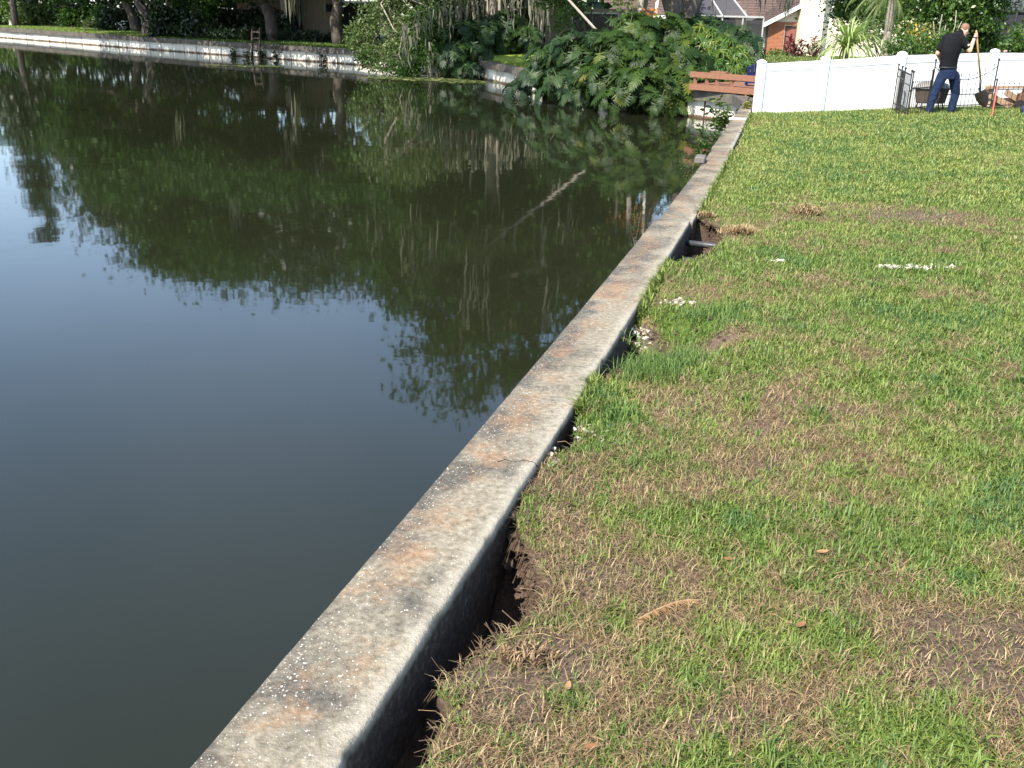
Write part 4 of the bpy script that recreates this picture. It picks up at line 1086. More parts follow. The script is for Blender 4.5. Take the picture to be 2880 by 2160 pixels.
# roofs: wing gable planes, main roof behind
OV = .42
def roof_plane(parent, P00, P10, P01, P11, rows, th=.05, name='roof'):
    """overlapping shingle courses between the eave line P00-P10 and ridge line P01-P11"""
    mb = MB(); P00, P10, P01, P11 = map(Vector, (P00, P10, P01, P11))
    n = (P10 - P00).cross(P01 - P00).normalized()
    if n.z < 0: n = -n
    for i in range(rows):
        a = i / rows; b = min((i + 1.25) / rows, 1.0)
        A = P00.lerp(P01, a); B = P10.lerp(P11, a); C = P10.lerp(P11, b); D_ = P00.lerp(P01, b)
        k = max(int((B - A).length / .33), 1); of = random.random()
        for j in range(k):
            s0 = j / k; s1 = (j + 1) / k - .006
            l = random.uniform(.010, .028)
            mb.poly([A.lerp(B, s0) + n * (l + .014), A.lerp(B, s1) + n * (l + .014), D_.lerp(C, s1) + n * .006, D_.lerp(C, s0) + n * .006,
                     A.lerp(B, s0), A.lerp(B, s1)], [(0, 1, 2, 3), (4, 5, 1, 0)])
    base = MB().poly([P00, P10, P11, P01, P00 - n * th, P10 - n * th, P11 - n * th, P01 - n * th], [(0, 1, 2, 3), (7, 6, 5, 4), (0, 4, 5, 1), (1, 5, 6, 2), (2, 6, 7, 3), (3, 7, 4, 0)])
    ro = base.build(name, MT['roof'], parent)
    o = mb.build('shingles', MT['roof'], ro); tag(o, kind='stuff')
    return ro
roof_plane(Hh, (x0 - .4, Yw - OV, zE - .4 * sl), (x0 - .4, Yw + 9, zE - .4 * sl), (xA, Yw - OV, zA), (xA, Yw + 9, zA), 26)
roof_plane(Hh, (x1 + .4, Yw - OV, zE - .4 * sl), (x1 + .4, Yw + 9, zE - .4 * sl), (xA, Yw - OV, zA), (xA, Yw + 9, zA), 26)
for dz, w, dy in ((-.06, .17, 0), (.045, .05, -.03)):
    mb = MB()
    for s in (-1, 1):
        xe = x0 - .42 if s < 0 else x1 + .42
        mb.bar((xe, Yw - OV - .03 + dy, zE - .42 * sl + dz), (xA, Yw - OV - .03 + dy, zA + dz), .05, w)
    mb.build('rake_board', MT['white_trim'], Hh)
# main roof
mz = at(2000, 45, Y=59).z
mx0 = at(1700, 45, Y=59).x
roof_plane(Hh, (mx0, 58.6, mz), (x0 + 1.5, 58.6, mz), (mx0, 66, mz + 4.2), (x0 + 1.5, 66, mz + 4.2), 30)
mb = MB(); mb.box(((mx0 + x0) / 2, 58.55, mz - .10), (x0 - mx0 + .3, .05, .18)); mb.build('fascia', MT['white_trim'], Hh)
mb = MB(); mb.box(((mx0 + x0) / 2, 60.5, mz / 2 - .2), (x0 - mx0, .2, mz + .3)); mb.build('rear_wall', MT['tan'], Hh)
mb = MB(); mb.box((x0 - .06, Yw - .05, zE / 2 - .2), (.09, .09, zE + .2)); mb.build('downspout', MT['frame_dark'], Hh)

# ---- screened porch beside it
def screen_room(label, loc, panels, bars, mat_bar='pole_grey'):
    root = empty('screened_porch', loc, label, 'porch')
    for pts, mt_ in panels:
        vs_ = [Vector(p) for p in pts]
        n = (vs_[1] - vs_[0]).cross(vs_[2] - vs_[0]).normalized() * .004
        k = len(vs_)
        MB().poly([v + n for v in vs_] + [v - n for v in vs_], [tuple(range(k)), tuple(range(2 * k - 1, k - 1, -1))] + [(i, i + k, (i + 1) % k + k, (i + 1) % k) for i in range(k)]).build('screen', MT[mt_], root)
    for (p, q, w) in bars:
        MB().bar(p, q, w).build('frame_bar', MT[mat_bar], root)
    return root
Ys = 50.0
def S(px, py, Y_=Ys): return at(px, py, Y=Y_)
zt = S(2000, 45).z
xL = S(1905, 45).x; xRr = S(2148, 48).x
ap0 = S(2005, -30, Ys + 3)
fl = [Vector((xL, Ys, -.2)), Vector((xRr, Ys, -.2)), Vector((xRr, Ys, zt)), Vector((xL, Ys, zt))]
bx = [xL, S(1967, 45).x, S(2032, 45).x, S(2090, 45).x, xRr]
panels = []
for i in range(4):
    panels.append(([(bx[i], Ys, -.2), (bx[i + 1], Ys, -.2), (bx[i + 1], Ys, zt), (bx[i], Ys, zt)], 'screen'))
panels += [([(xL, Ys, zt), (bx[2], Ys, zt), (bx[1] + .2, Ys + 3, zt + 1.9), (xL, Ys + 3, zt + 1.9)], 'screen_roof'), ([(bx[2], Ys, zt), (xRr - .8, Ys, zt), (bx[2], Ys + 3, zt + 1.9), (bx[1] + .2, Ys + 3, zt + 1.9)], 'screen_roof')]
bars = [((b, Ys - .03, -.2), (b, Ys - .03, zt), .06) for b in bx] + [((xL, Ys - .04, zt), (xRr, Ys - .04, zt), .08), ((xL, Ys - .04, .72), (xRr, Ys - .04, .72), .045),
       ((bx[2], Ys - .02, zt), (bx[1] + .2, Ys + 3, zt + 1.9), .07), ((xRr - .8, Ys - .02, zt), (bx[2], Ys + 3, zt + 1.9), .07), ((xL, Ys - .02, zt), (xL, Ys + 3, zt + 1.9), .07)]
sp_ = screen_room('grey framed screened porch with peaked mesh roof beside the brick house', (xL, Ys, -.2), panels, bars)
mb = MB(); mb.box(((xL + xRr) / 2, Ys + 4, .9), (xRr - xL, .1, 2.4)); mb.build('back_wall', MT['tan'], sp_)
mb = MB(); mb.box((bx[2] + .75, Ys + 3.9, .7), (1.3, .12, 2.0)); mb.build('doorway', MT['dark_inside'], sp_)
mb = MB(); p = S(2103, 110, Ys + .6); mb.box((p.x, p.y, .55), (.16, .16, 1.5)); mb.build('column', MT['white_trim'], sp_)
# dark screened room behind the leaning palm
Y2 = 46.0
a = S(1610, 35, Y2); b = S(1740, 35, Y2)
p2 = [([(a.x + (b.x - a.x) * i / 2, Y2, -.2), (a.x + (b.x - a.x) * (i + 1) / 2, Y2, -.2), (a.x + (b.x - a.x) * (i + 1) / 2, Y2, a.z), (a.x + (b.x - a.x) * i / 2, Y2, a.z)], 'screen') for i in range(2)]
s2 = screen_room('dark screened room behind the thin leaning palm trunk', (a.x, Y2, -.2), p2, [((a.x, Y2 - .03, -.2), (a.x, Y2 - .03, a.z), .06), ((b.x, Y2 - .03, -.2), (b.x, Y2 - .03, a.z), .06), ((a.x, Y2 - .03, a.z), (b.x, Y2 - .03, a.z), .06)])
mb = MB(); mb.box(((a.x + b.x) / 2 + .4, Y2 + 3, .8), (b.x - a.x + 3, .1, 2.4)); mb.build('back_wall', MT['tan'], s2)
# screened porch at the right edge of the picture
Y3 = 36.0
a = S(2795, 30, Y3); b = S(2990, 20, Y3)
n_ = 3; p3 = []; b3 = []
for i in range(n_):
    xa = a.x + (b.x - a.x) * i / n_; xb = a.x + (b.x - a.x) * (i + 1) / n_
    p3.append(([(xa, Y3, -.2), (xb, Y3, -.2), (xb, Y3, a.z), (xa, Y3, a.z)], 'screen')); b3.append(((xa, Y3 - .03, -.2), (xa, Y3 - .03, a.z), .06))
p3.append(([(a.x, Y3, a.z), (b.x, Y3, a.z), (b.x, Y3 + 3, a.z + 1.3), (a.x, Y3 + 3, a.z + 1.3)], 'screen_roof'))
b3.append(((a.x, Y3 - .03, a.z), (b.x, Y3 - .03, a.z), .07))
s3 = screen_room('dark screened porch at the right edge above the white fence', (a.x, Y3, -.2), p3, b3, 'frame_dark')
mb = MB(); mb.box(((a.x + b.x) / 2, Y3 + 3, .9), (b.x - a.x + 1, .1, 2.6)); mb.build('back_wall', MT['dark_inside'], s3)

# ---- tan house on the far bank
Yt = 63.5
th = empty('house', (-12.5, Yt, -.1), 'low tan house standing in deep tree shade behind the far wall', 'house')
def px_(x, y, Y_=Yt): return at(x, y, Y=Y_)
xa = px_(795, 60).x; xb = px_(940, 60).x; xc = px_(1060, 60).x; xz = px_(640, 60).x
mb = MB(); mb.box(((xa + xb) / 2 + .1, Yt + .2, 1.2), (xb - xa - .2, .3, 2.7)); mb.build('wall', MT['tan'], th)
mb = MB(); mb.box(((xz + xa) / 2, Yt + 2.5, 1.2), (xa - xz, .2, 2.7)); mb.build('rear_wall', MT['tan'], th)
mb = MB(); mb.box((xa + .12, Yt - .1, 1.2), (.30, .30, 2.7)); mb.build('pillar', MT['cream'], th)
d0 = px_(807, 50).x; d1 = px_(850, 50).x
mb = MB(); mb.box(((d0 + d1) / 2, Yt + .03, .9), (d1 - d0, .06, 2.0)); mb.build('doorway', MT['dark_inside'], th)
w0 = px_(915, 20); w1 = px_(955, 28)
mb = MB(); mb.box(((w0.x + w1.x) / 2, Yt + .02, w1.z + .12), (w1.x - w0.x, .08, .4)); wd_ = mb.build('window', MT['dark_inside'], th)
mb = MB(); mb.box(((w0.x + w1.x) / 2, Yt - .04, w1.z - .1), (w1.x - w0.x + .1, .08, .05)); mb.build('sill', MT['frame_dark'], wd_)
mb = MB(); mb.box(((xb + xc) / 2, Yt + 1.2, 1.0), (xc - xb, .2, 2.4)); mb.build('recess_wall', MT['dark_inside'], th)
mb = MB(); mb.box(((xz + xc) / 2, Yt + 2.2, 2.75), (xc - xz + 1, 5.5, .22)); mb.build('roof', MT['roof'], th)
p = px_(940, 4); q = px_(1048, 8)
mb = MB(); mb.bar((p.x, Yt - .5, p.z), (q.x, Yt - .5, p.z - .02), .08, .10); mb.build('fascia', MT['white_trim'], th)
p = px_(700, 25); q = px_(782, 28)
mb = MB(); mb.bar((p.x, Yt + 2.2, p.z), (q.x, Yt + 2.2, p.z), .3, .06); mb.build('window_ledge', MT['tan'], th)
for (pa, pb) in ((610, 640), (655, 690), (705, 725)):
    u = px_(pa, 25); v = px_(pb, 25)
    mb = MB(); mb.box(((u.x + v.x) / 2, Yt + 2.35, .9), (v.x - u.x, .12, 1.3)); mb.build('window', MT['dark_inside'], th)

# ================================================================== THINGS IN THE GARDENS
# ---- white vinyl fence
fpts = [(4.86, 20.65, -.10), (6.25, 21.07, -.03), (8.01, 21.64, .03), (10.35, 22.55, .06), (12.4, 23.3, .06)]
fh = [1.02, 1.03, 1.08, 1.12, 1.12]
fence = empty('vinyl_fence', fpts[0], 'solid white vinyl privacy fence with capped posts at the end of the lawn', 'fence')
for i, ((x, y, z), h) in enumerate(zip(fpts, fh)):
    rz = math.atan2(.95, 2.4)
    po = MB().box((x, y, z + h / 2 - .1), (.127, .127, h + .2), rz).build('post', MT['white_vinyl'], fence)
    mb = MB(); k = .072
    cr, sr = math.cos(rz), math.sin(rz)
    sq = lambda r, zz: [(x + (u * cr - v * sr) * r, y + (u * sr + v * cr) * r, zz) for u, v in ((-1, -1), (1, -1), (1, 1), (-1, 1))]
    V_ = sq(k, z + h - .01) + sq(k, z + h + .012) + sq(.045, z + h + .04) + sq(.012, z + h + .055)
    fs = [(3, 2, 1, 0), (12, 13, 14, 15)]
    for l in range(3):
        for q in range(4): fs.append((l * 4 + q, l * 4 + (q + 1) % 4, l * 4 + 4 + (q + 1) % 4, l * 4 + 4 + q))
    mb.poly(V_, fs).build('post_cap', MT['white_vinyl'], po)
for i in range(len(fpts) - 1):
    a = Vector(fpts[i]); b = Vector(fpts[i + 1]); ha, hb = fh[i] - .03, fh[i + 1] - .03
    d = (b - a).normalized(); a2 = a + d * .066; b2 = b - d * .066
    MB().bar(a2 + Vector((0, 0, ha - .075)), b2 + Vector((0, 0, hb - .075)), .045, .15).build('top_rail', MT['white_vinyl'], fence)
    MB().bar(a2 + Vector((0, 0, .05)), b2 + Vector((0, 0, .05)), .045, .14).build('bottom_rail', MT['white_vinyl'], fence)
    L_ = (b2 - a2).length; k = max(int(round(L_ / .28)), 1)
    for j in range(k):
        p = a2.lerp(b2, j / k + .001); q = a2.lerp(b2, (j + 1) / k - .001)
        hm = ha + (hb - ha) * (j + .5) / k
        lo = .122; hi = hm - .152
        MB().bar(p + Vector((0, 0, (lo + hi) / 2)), q + Vector((0, 0, (lo + hi) / 2)), .024, hi - lo).build('board', MT['white_vinyl'], fence)

# ---- black iron garden fence
def finial(mb, p, h=.05):
    x, y, z = p
    mb.poly([(x - .004, y - .004, z), (x + .004, y - .004, z), (x + .004, y + .004, z), (x - .004, y + .004, z), (x - .013, y, z + h * .4), (x, y - .013, z + h * .4), (x + .013, y, z + h * .4), (x, y + .013, z + h * .4), (x, y, z + h)],
            [(0, 1, 5, 4), (1, 2, 6, 5), (2, 3, 7, 6), (3, 0, 4, 7), (4, 5, 8), (5, 6, 8), (6, 7, 8), (7, 4, 8)])
def iron_panel(label, a, b, h, n, rails, top=None, posts=True, name='iron_fence_panel', group='black iron garden fence panels', ph=None, half=None):
    a = Vector(a); b = Vector(b)
    root = empty(name, a, label, 'fence panel' if 'gate' not in name else 'gate', group)
    for i in range(n):
        t = (i + .5) / n; p = a.lerp(b, t); hh = h if top is None else top(t)
        mb = MB(); mb.tube([p + Vector((0, 0, -.05)), p + Vector((0, 0, hh))], .0055, 5); finial(mb, (p.x, p.y, p.z + hh)); mb.build('picket', MT['iron'], root)
        if half:
            p = a.lerp(b, (i + 1) / n) if i < n - 1 else None
            if p: 
                mb = MB(); mb.tube([p + Vector((0, 0, -.05)), p + Vector((0, 0, half))], .0055, 5); finial(mb, (p.x, p.y, p.z + half)); mb.build('picket', MT['iron'], root)
    for rz in rails:
        MB().bar(a + Vector((0, 0, rz)), b + Vector((0, 0, rz)), .014, .018).build('rail', MT['iron'], root)
    if top is not None:
        pts = [a.lerp(b, t / 14) + Vector((0, 0, top(t / 14) - .07)) for t in range(15)]
        MB().tube(pts, .008, 5).build('top_rail', MT['iron'], root)
    if posts:
        for p in (a, b):
            mb = MB(); mb.tube([p + Vector((0, 0, -.08)), p + Vector((0, 0, ph or h + .05))], .013, 7); mb.ball(p + Vector((0, 0, (ph or h + .05) + .02)), .026, 8, 6); mb.build('post', MT['iron'], root)
    return root
A = Vector((7.74, 20.25, 0)); Bq = Vector((7.93, 21.3, .03)); G0 = Vector((8.42, 20.86, .01)); G1 = Vector((9.96, 21.45, .03)); C1 = Vector((11.3, 21.95, .04))
iron_panel('iron fence panel running back edge on to the white fence', A, Bq, .74, 11, (.12, .56), ph=.82)
iron_panel('second iron fence panel stacked edge on against the first', A + Vector((-.10, .10, 0)), Bq + Vector((-.08, .0, 0)), .78, 8, (.12, .66), ph=.86)
iron_panel('low iron fence panel left of the man in jeans', A + Vector((.06, .06, 0)), G0 - Vector((.03, .02, 0)), .60, 10, (.12, .50), ph=.80)
iron_panel('iron gate with dipped top rail behind the man', G0, G1, .8, 8, (.12, .34), top=lambda t: .70 + .26 * (2 * t - 1) ** 2, name='iron_gate', ph=1.0, half=.42)
iron_panel('iron fence panel with spear tips in front of the rusty machine', G1 + Vector((.05, .02, 0)), C1, .52, 10, (.10, .42), ph=.6)
# ---- fire pit tub
fp = at(2635, 285, Y=21.35)
f0 = Vector((8.62, 21.30, .02))
tub = empty('fire_pit', f0, 'dark brown tub with a mesh lid behind the iron gate', 'fire pit')
mb = MB()
ring = lambda r, z, n=10: [(f0.x + r * 1.15 * math.cos(2 * math.pi * i / n), f0.y + r * .62 * math.sin(2 * math.pi * i / n), f0.z + z) for i in range(n)]
def loft(mb, rings):
    n = len(rings[0]); vs_ = sum(rings, []); fs = [tuple(range(n - 1, -1, -1)), tuple(range((len(rings) - 1) * n, len(rings) * n))]
    for l in range(len(rings) - 1):
        for k in range(n): fs.append((l * n + k, l * n + (k + 1) % n, l * n + n + (k + 1) % n, l * n + n + k))
    return mb.poly(vs_, fs)
loft(mb, [ring(.25, .14), ring(.27, .16), ring(.31, .40), ring(.32, .42)]).build('tub', MT['old_wood'], tub)
loft(MB(), [ring(.35, .42), ring(.36, .435), ring(.35, .45)]).build('rim', MT['iron'], tub)
loft(MB(), [ring(.33, .452), ring(.27, .53), ring(.16, .57), ring(.05, .575)]).build('lid', MT['paving'], tub)
for s in (-1, 1):
    for q in (-1, 1):
        MB().tube([(f0.x + s * .2, f0.y + q * .1, f0.z + .18), (f0.x + s * .26, f0.y + q * .13, f0.z - .03)], .014, 6).build('leg', MT['iron'], tub)
    MB().tube([(f0.x + s * .41, f0.y - .06, f0.z + .42), (f0.x + s * .45, f0.y - .05, f0.z + .36), (f0.x + s * .45, f0.y + .05, f0.z + .36), (f0.x + s * .41, f0.y + .06, f0.z + .42)], .008, 5).build('handle', MT['iron'], tub)

# ---- rusty machine / plank pile behind the right iron panel
r0 = Vector((10.55, 22.0, .04))
rm = empty('plank_pile', r0, 'brown planks propped in a slanting pile behind the iron fence', 'planks')
for (p, q, w, h, mt_) in [((-.45, 0, .02), (-.40, .05, .46), .20, .04, 'rough_wood'), ((-.5, -.05, .42), (.75, .02, .46), .10, .05, 'rough_wood'), ((-.5, .08, .10), (.8, .02, .16), .12, .16, 'rough_wood'), ((-.1, -.06, .34), (.35, -.02, .12), .05, .12, 'rough_wood'),
                          ((-.42, -.08, .26), (.1, -.06, .02), .05, .12, 'rough_wood'), ((.2, .06, .02), (.72, .1, .42), .10, .05, 'rust')]:
    MB().bar(r0 + Vector(p), r0 + Vector(q), w, h).build('plank', MT[mt_], rm)
r1 = Vector((10.75, 21.82, .04))
en = empty('small_engine', r1, 'small dark rusty engine with a flywheel beside the planks', 'engine')
MB().box(r1 + Vector((.05, .0, .20)), (.26, .14, .26), .2, .02).build('block', MT['rust'], en)
MB().tube([r1 + Vector((-.05, -.08, .10)), r1 + Vector((-.05, -.13, .10))], .10, 14).build('flywheel', MT['steel'], en)
MB().tube([r1 + Vector((.0, -.02, .33)), r1 + Vector((.05, 0, .46)), r1 + Vector((.15, 0, .48))], .03, 8).build('exhaust', MT['rust'], en)
MB().box(r1 + Vector((.28, 0, .10)), (.2, .12, .16), .1, .01).build('base', MT['old_wood'], en)
# blue thing in the grass at the right edge
b1 = at(2876, 320, z=.03)
bb = empty('blue_bag', b1, 'small dark blue bag lying in the grass at the right edge', 'bag')
MB().ball(b1 + Vector((.05, 0, .08)), (.12, .09, .10), 10, 6).build('body', simple('navy_cloth', (.02, .025, .06), None, 20, .8), bb, True)
MB().tube([b1 + Vector((0, 0, .15)), b1 + Vector((.05, 0, .21)), b1 + Vector((.1, 0, .15))], .01, 5).build('strap', MT['shirt'], bb)

# ---- red stake with thin rod
k0 = at(2789, 330, z=.02); k1 = at(2804, 245, Y=k0.y + .1); k2 = at(2825, 145, Y=k0.y + .25)
stk = empty('marker_stake', k0, 'orange red metal stake with a thin grey rod standing in the grass', 'stake')
MB().bar(k0 - Vector((0, 0, .08)), k1, .028, .022).build('stake', MT['red_paint'], stk)
MB().tube([k1 - Vector((0, 0, .1)), k2], .006, 6).build('rod', MT['pole_grey'], stk)
mb = MB(); mb.ball(k2, .02, 8, 6); mb.ball(k2 + Vector((.03, 0, .01)), (.03, .006, .014), 6, 4); mb.build('ribbon', simple('pink_ribbon', (.55, .3, .3), None, 20, .7), stk)

# ---- deck with low railing
dk0 = at(1942, 262, Y=26.6); dk1 = at(2150, 290, Y=24.9)
dk = empty('wooden_deck', (dk0.x, dk0.y, -.35), 'brown wooden deck with a low two board railing behind the white fence', 'deck')
zl = at(1942, 240, Y=26.6).z; zr = zl
dl = at(1940, 241, Y=26.6); drr = at(2200, 266, Y=24.5); tl = at(1944, 205, Y=26.6)
du = Vector((drr.x - dl.x, drr.y - dl.y, 0)).normalized(); dn = Vector((-du.y, du.x, 0))
if dn.y < 0: dn = -dn
e0 = Vector((dl.x, dl.y, zl - .03)); Ld = 3.4
Z = lambda z: Vector((0, 0, z))
MB().bar(e0 + Z(0), e0 + du * Ld + Z(0), .05, .14).build('fascia', MT['deck_wood'], dk)
th_ = tl.z - zl
MB().bar(e0 + Z(th_), e0 + du * .95 + Z(th_), .045, .14).build('rail', MT['deck_wood'], dk)
MB().bar(e0 + du * .956 + Z(th_), e0 + du * Ld + Z(th_), .045, .14).build('rail', MT['deck_wood'], dk)
for s in (.12, .50, .82, 1.28, 2.05, 2.75):
    p = e0 + du * s + dn * .05
    MB().bar(p + Z(-.05), p + Z(th_ + .05), .085, .085).build('post', MT['deck_wood'], dk)
for i in range(14):
    p = e0 + dn * (.12 + i * .142) + Z(.06)
    MB().bar(p, p + du * Ld, .136, .03).build('floor_board', MT['deck_wood'], dk)
for s in (.3, 1.4, 2.5):
    for w in (.35, 1.7):
        p = e0 + du * s + dn * w
        MB().bar(p + Z(.04), p + Z(-1.3), .10, .10).build('leg', MT['old_wood'], dk)
MB().bar(e0 + dn * .45 + du * .35 + Z(th_ + .07), e0 + dn * .45 + du * .85 + Z(th_ + .07), .2, .035).build('bench_board', MT['deck_wood'], dk)

# ---- blue slatted garden chairs
def chair(label, loc, rz, s=1.0):
    root = empty('garden_chair', loc, label, 'chair', 'blue garden chairs')
    cr, sr = math.cos(rz), math.sin(rz)
    def T(x, y, z): return Vector((loc[0] + (x * cr - y * sr) * s, loc[1] + (x * sr + y * cr) * s, loc[2] + z * s))
    for i in range(5):
        x = -.24 + i * .12; hgt = .98 - .03 * abs(i - 2) ** 1.5
        MB().bar(T(x, .22, .34), T(x * 1.15, .50, hgt), .105 * s, .022 * s, up=T(0, -1, .4) - T(0, 0, 0)).build('back_slat', MT['chair_blue'], root)
    for i in range(5):
        y = -.30 + i * .12
        MB().bar(T(-.27, y, .40 - i * .018), T(.27, y, .40 - i * .018), .105 * s, .022 * s).build('seat_slat', MT['chair_blue'], root)
    for q in (-1, 1):
        MB().bar(T(q * .33, -.34, .58), T(q * .33, .34, .56), .13 * s, .024 * s).build('arm', MT['chair_blue'], root)
        MB().bar(T(q * .31, -.30, 0), T(q * .31, -.30, .57), .05 * s, .10 * s).build('leg', MT['chair_blue'], root)
        MB().bar(T(q * .29, .52, 0), T(q * .29, -.26, .38), .04 * s, .10 * s).build('leg', MT['chair_blue'], root)
    MB().bar(T(-.3, .33, .58), T(.3, .33, .58), .03 * s, .07 * s).build('back_brace', MT['chair_blue'], root)
    return root
q = e0 + du * 1.38 + dn * .9
chair('blue slatted chair on the brown deck seen over the railing', (q.x, q.y, q.z - .08), 2.9, .72)
q = at(2140, 178, Y=29.5)
chair('blue slatted chair on the lawn showing its back above the white fence', (q.x + .22, q.y, -.25), .75, .95)

# ---- white board and grey block lying on the wall, pipes in the hole
wb0 = at(2050, 335, z=.012); wb1 = at(2098, 337, z=.012)
tag(MB().bar(wb0 + Z(.012), wb1 + Z(.012), .10, .03).build('white_board', MT['white_vinyl']), 'short white plastic board lying across the far end of the seawall', 'board')
gb = at(1972, 447, z=.03)
tag(MB().box((gb.x - .01, gb.y, .035), (.13, .3, .07), -.25, .012).build('stone_block', simple('grey_stone', (.16, .145, .125), (.08, .072, .06), 25, .9, .5, .008)), 'dark grey block resting on the water edge of the seawall', 'block')
for i, (lab, p, q_) in enumerate([('upper grey pipe bridging the hole behind the seawall joint', (1.42, 8.75, -.16), (1.95, 8.45, -.14)), ('lower grey pipe bridging the hole behind the seawall joint', (1.36, 8.25, -.20), (1.85, 7.95, -.20))]):
    mb = MB(); mb.tube([p, ((p[0] + q_[0]) / 2, (p[1] + q_[1]) / 2, p[2] + .01), q_], .028, 10)
    tag(mb.build('drain_pipe', MT['pipe'], None, True), lab, 'pipe', 'grey pipes in the hole')

# ---- white shell rubble: one heap is one thing
def rubble(label, cx, cy, rx, ry, n, s0, s1, seed):
    r = random.Random(seed); z0 = float(lawn_z(cx, cy))
    root = empty('rubble_patch', (cx, cy, z0), label, 'rubble', 'white shell rubble in the turf')
    for i in range(n):
        a = r.random() * 6.28; d = r.random() ** .6
        x = cx + rx * d * math.cos(a); y = cy + ry * d * math.sin(a); s = r.uniform(s0, s1)
        mb = MB(); mb.ball((x, y, float(lawn_z(x, y)) + s * .2 + .006), (s * r.uniform(.7, 1.2), s * r.uniform(.7, 1.2), s * r.uniform(.45, .7)), 6, 4)
        mb.v = [(vx + r.uniform(-.45, .45) * s, vy + r.uniform(-.45, .45) * s, vz + r.uniform(-.3, .3) * s) for vx, vy, vz in mb.v]
        mb.build('stone', MT['rubble'], root)
rubble('long strip of white rubble in the open lawn on the right', 3.12, 7.43, .30, .06, 80, .004, .022, 1)
rubble('single small heap of white rubble in the lawn above the green patch', 2.1, 7.63, .07, .04, 16, .006, .020, 2)
rubble('white rubble lying above the sunken pocket by the wall', 1.1, 6.33, .13, .09, 40, .005, .017, 3)
rubble('white rubble at the wall side of the sunken pocket', .80, 5.85, .06, .2, 44, .004, .015, 4)
rubble('sparse white rubble in the grass beside the second gap', .36, 4.13, .09, .12, 16, .006, .014, 5)
rubble('white rubble with dry roots at the edge of the cap', .17, 3.86, .05, .12, 22, .004, .013, 6)

# ---- dry turf clods, frond and fallen leaves
def clod(label, cx, cy, rx, ry, n, seed, h=.05, bl=.03):
    r = np.random.default_rng(seed); z0 = float(lawn_z(cx, cy))
    root = empty('turf_clod', (cx, cy, z0), label, 'turf clod', 'dry clods of dug turf')
    mb = MB(); mb.ball((cx, cy, z0 + h * .05), (rx * .8, ry * .8, h * .7), 14, 7)
    mb.v = [(a + r.normal() * .008, b + r.normal() * .008, c + r.normal() * .008) for a, b, c in mb.v]
    mb.build('soil', MT['soil'], root, True)
    a = r.random(n) * 6.283; d = np.sqrt(r.random(n))
    x = cx + rx * d * np.cos(a); y = cy + ry * d * np.sin(a); z = z0 + h * np.sqrt(np.clip(1 - d * d, 0, 1)) * .8
    C = pal_d[r.choice([0, 1, 1, 3, 3, 2] if bl > .015 else [0, 2, 4, 1], n)] * (.8 + .7 * r.random((n, 1)))
    v, t_, c = blade_mesh(x, y, z, bl + bl * 2.3 * r.random(n), .004 + .004 * r.random(n), .6 + .8 * r.random(n), r.random(n) * 6.28, C)
    me = npmesh('straw', v - np.array([cx, cy, z0]), t_); set_col(me, c); o = link('straw', me, MT['grass'], root); tag(o, kind='stuff')
clod('tangled brown clod of dry turf in the open lawn', 2.86, 9.62, .17, .12, 420, 1, .09)
clod('pale flat clod of dry turf beside the hole with pipes', 1.98, 8.60, .19, .075, 420, 2, .06)
clod('brown clod of dry turf on the lip of the first hole', .06, 2.46, .09, .05, 220, 3, .03, .013)
clod('dark root bound clod hanging over the edge of the pipe hole', 1.80, 9.36, .14, .07, 320, 4, .05, .02)
fr0 = Vector((.36, 2.66, 0)); 
fd = empty('dead_frond', (.5, 2.72, float(lawn_z(.5, 2.72))), 'orange brown dead fern frond lying in the grass', 'frond')
mb = MB(); mm = MB()
p0 = at(1782, 1738, z=-.03); p1 = at(1975, 1690, z=-.03); prev = None
for i in range(60):
    t = i / 59; p = p0.lerp(p1, t); p.z = float(lawn_z(p.x, p.y)) + .02 + .016 * math.sin(math.pi * t) 
    d = (p1 - p0).normalized(); n = Vector((-d.y, d.x, 0)); l = .035 * math.sin(math.pi * (.15 + .8 * t)) + .004
    if prev is not None: mm.tube([prev, p], .0022, 4, False)
    prev = p
    for s in (-1, 1):
        e = p + n * s * l * random.uniform(.6, 1.1) + d * random.uniform(.004, .03) + Vector((0, 0, -.02 + random.uniform(-.012, .016)))
        mb.poly([p - d * .003, p + d * .003, e], [(0, 1, 2)])
LF['frond'] = leafmat('dead_frond', [(0, (.17, .09, .035)), (1, (.34, .20, .085))], .7, .2)
mb.build('leaflets', LF['frond'], fd); mm.build('stem', MT['straw'], fd)
def fallen(label, px, py, s, rz):
    p = at(px, py, z=-.03); p.z = float(lawn_z(p.x, p.y)) + .028
    cr, sr = math.cos(rz), math.sin(rz); v = []
    prof = [(0, 0), (.25, .16), (.55, .2), (.8, .13), (1, 0)]
    top = [(x - .5, y) for x, y in prof]; bot = [(x - .5, -y) for x, y in prof[1:-1]][::-1]
    mid = [(x - .5, 0) for x, y in prof]
    def P(x, y): return (p.x + (x * cr - y * sr) * s, p.y + (x * sr + y * cr) * s, p.z + s * (.8 * y * y + .35 * x * x + .1 * y))
    mb = MB()
    for i in range(4):
        for sg in (-1, 1):
            mb.poly([P(mid[i][0], 0), P(mid[i + 1][0], 0), P(prof[i + 1][0] - .5, sg * prof[i + 1][1]), P(prof[i][0] - .5, sg * prof[i][1])], [(0, 1, 2, 3)])
    o = mb.build('fallen_leaf', LF['brown']); tag(o, label, 'leaf', 'fallen brown leaves')
fallen('curled brown leaf lying right of the dead frond', 2250, 1770, .05, .6)
fallen('brown leaf in the dry grass near the first hole', 1598, 1925, .045, 1.3)
fallen('tan leaf near the bottom edge below the first hole', 1660, 2100, .045, .3)
fallen('brown leaf in the thin grass above the dead frond', 2050, 1580, .05, .1)
fallen('reddish leaf in the grass at upper right of the dead frond', 2310, 1565, .05, .2)

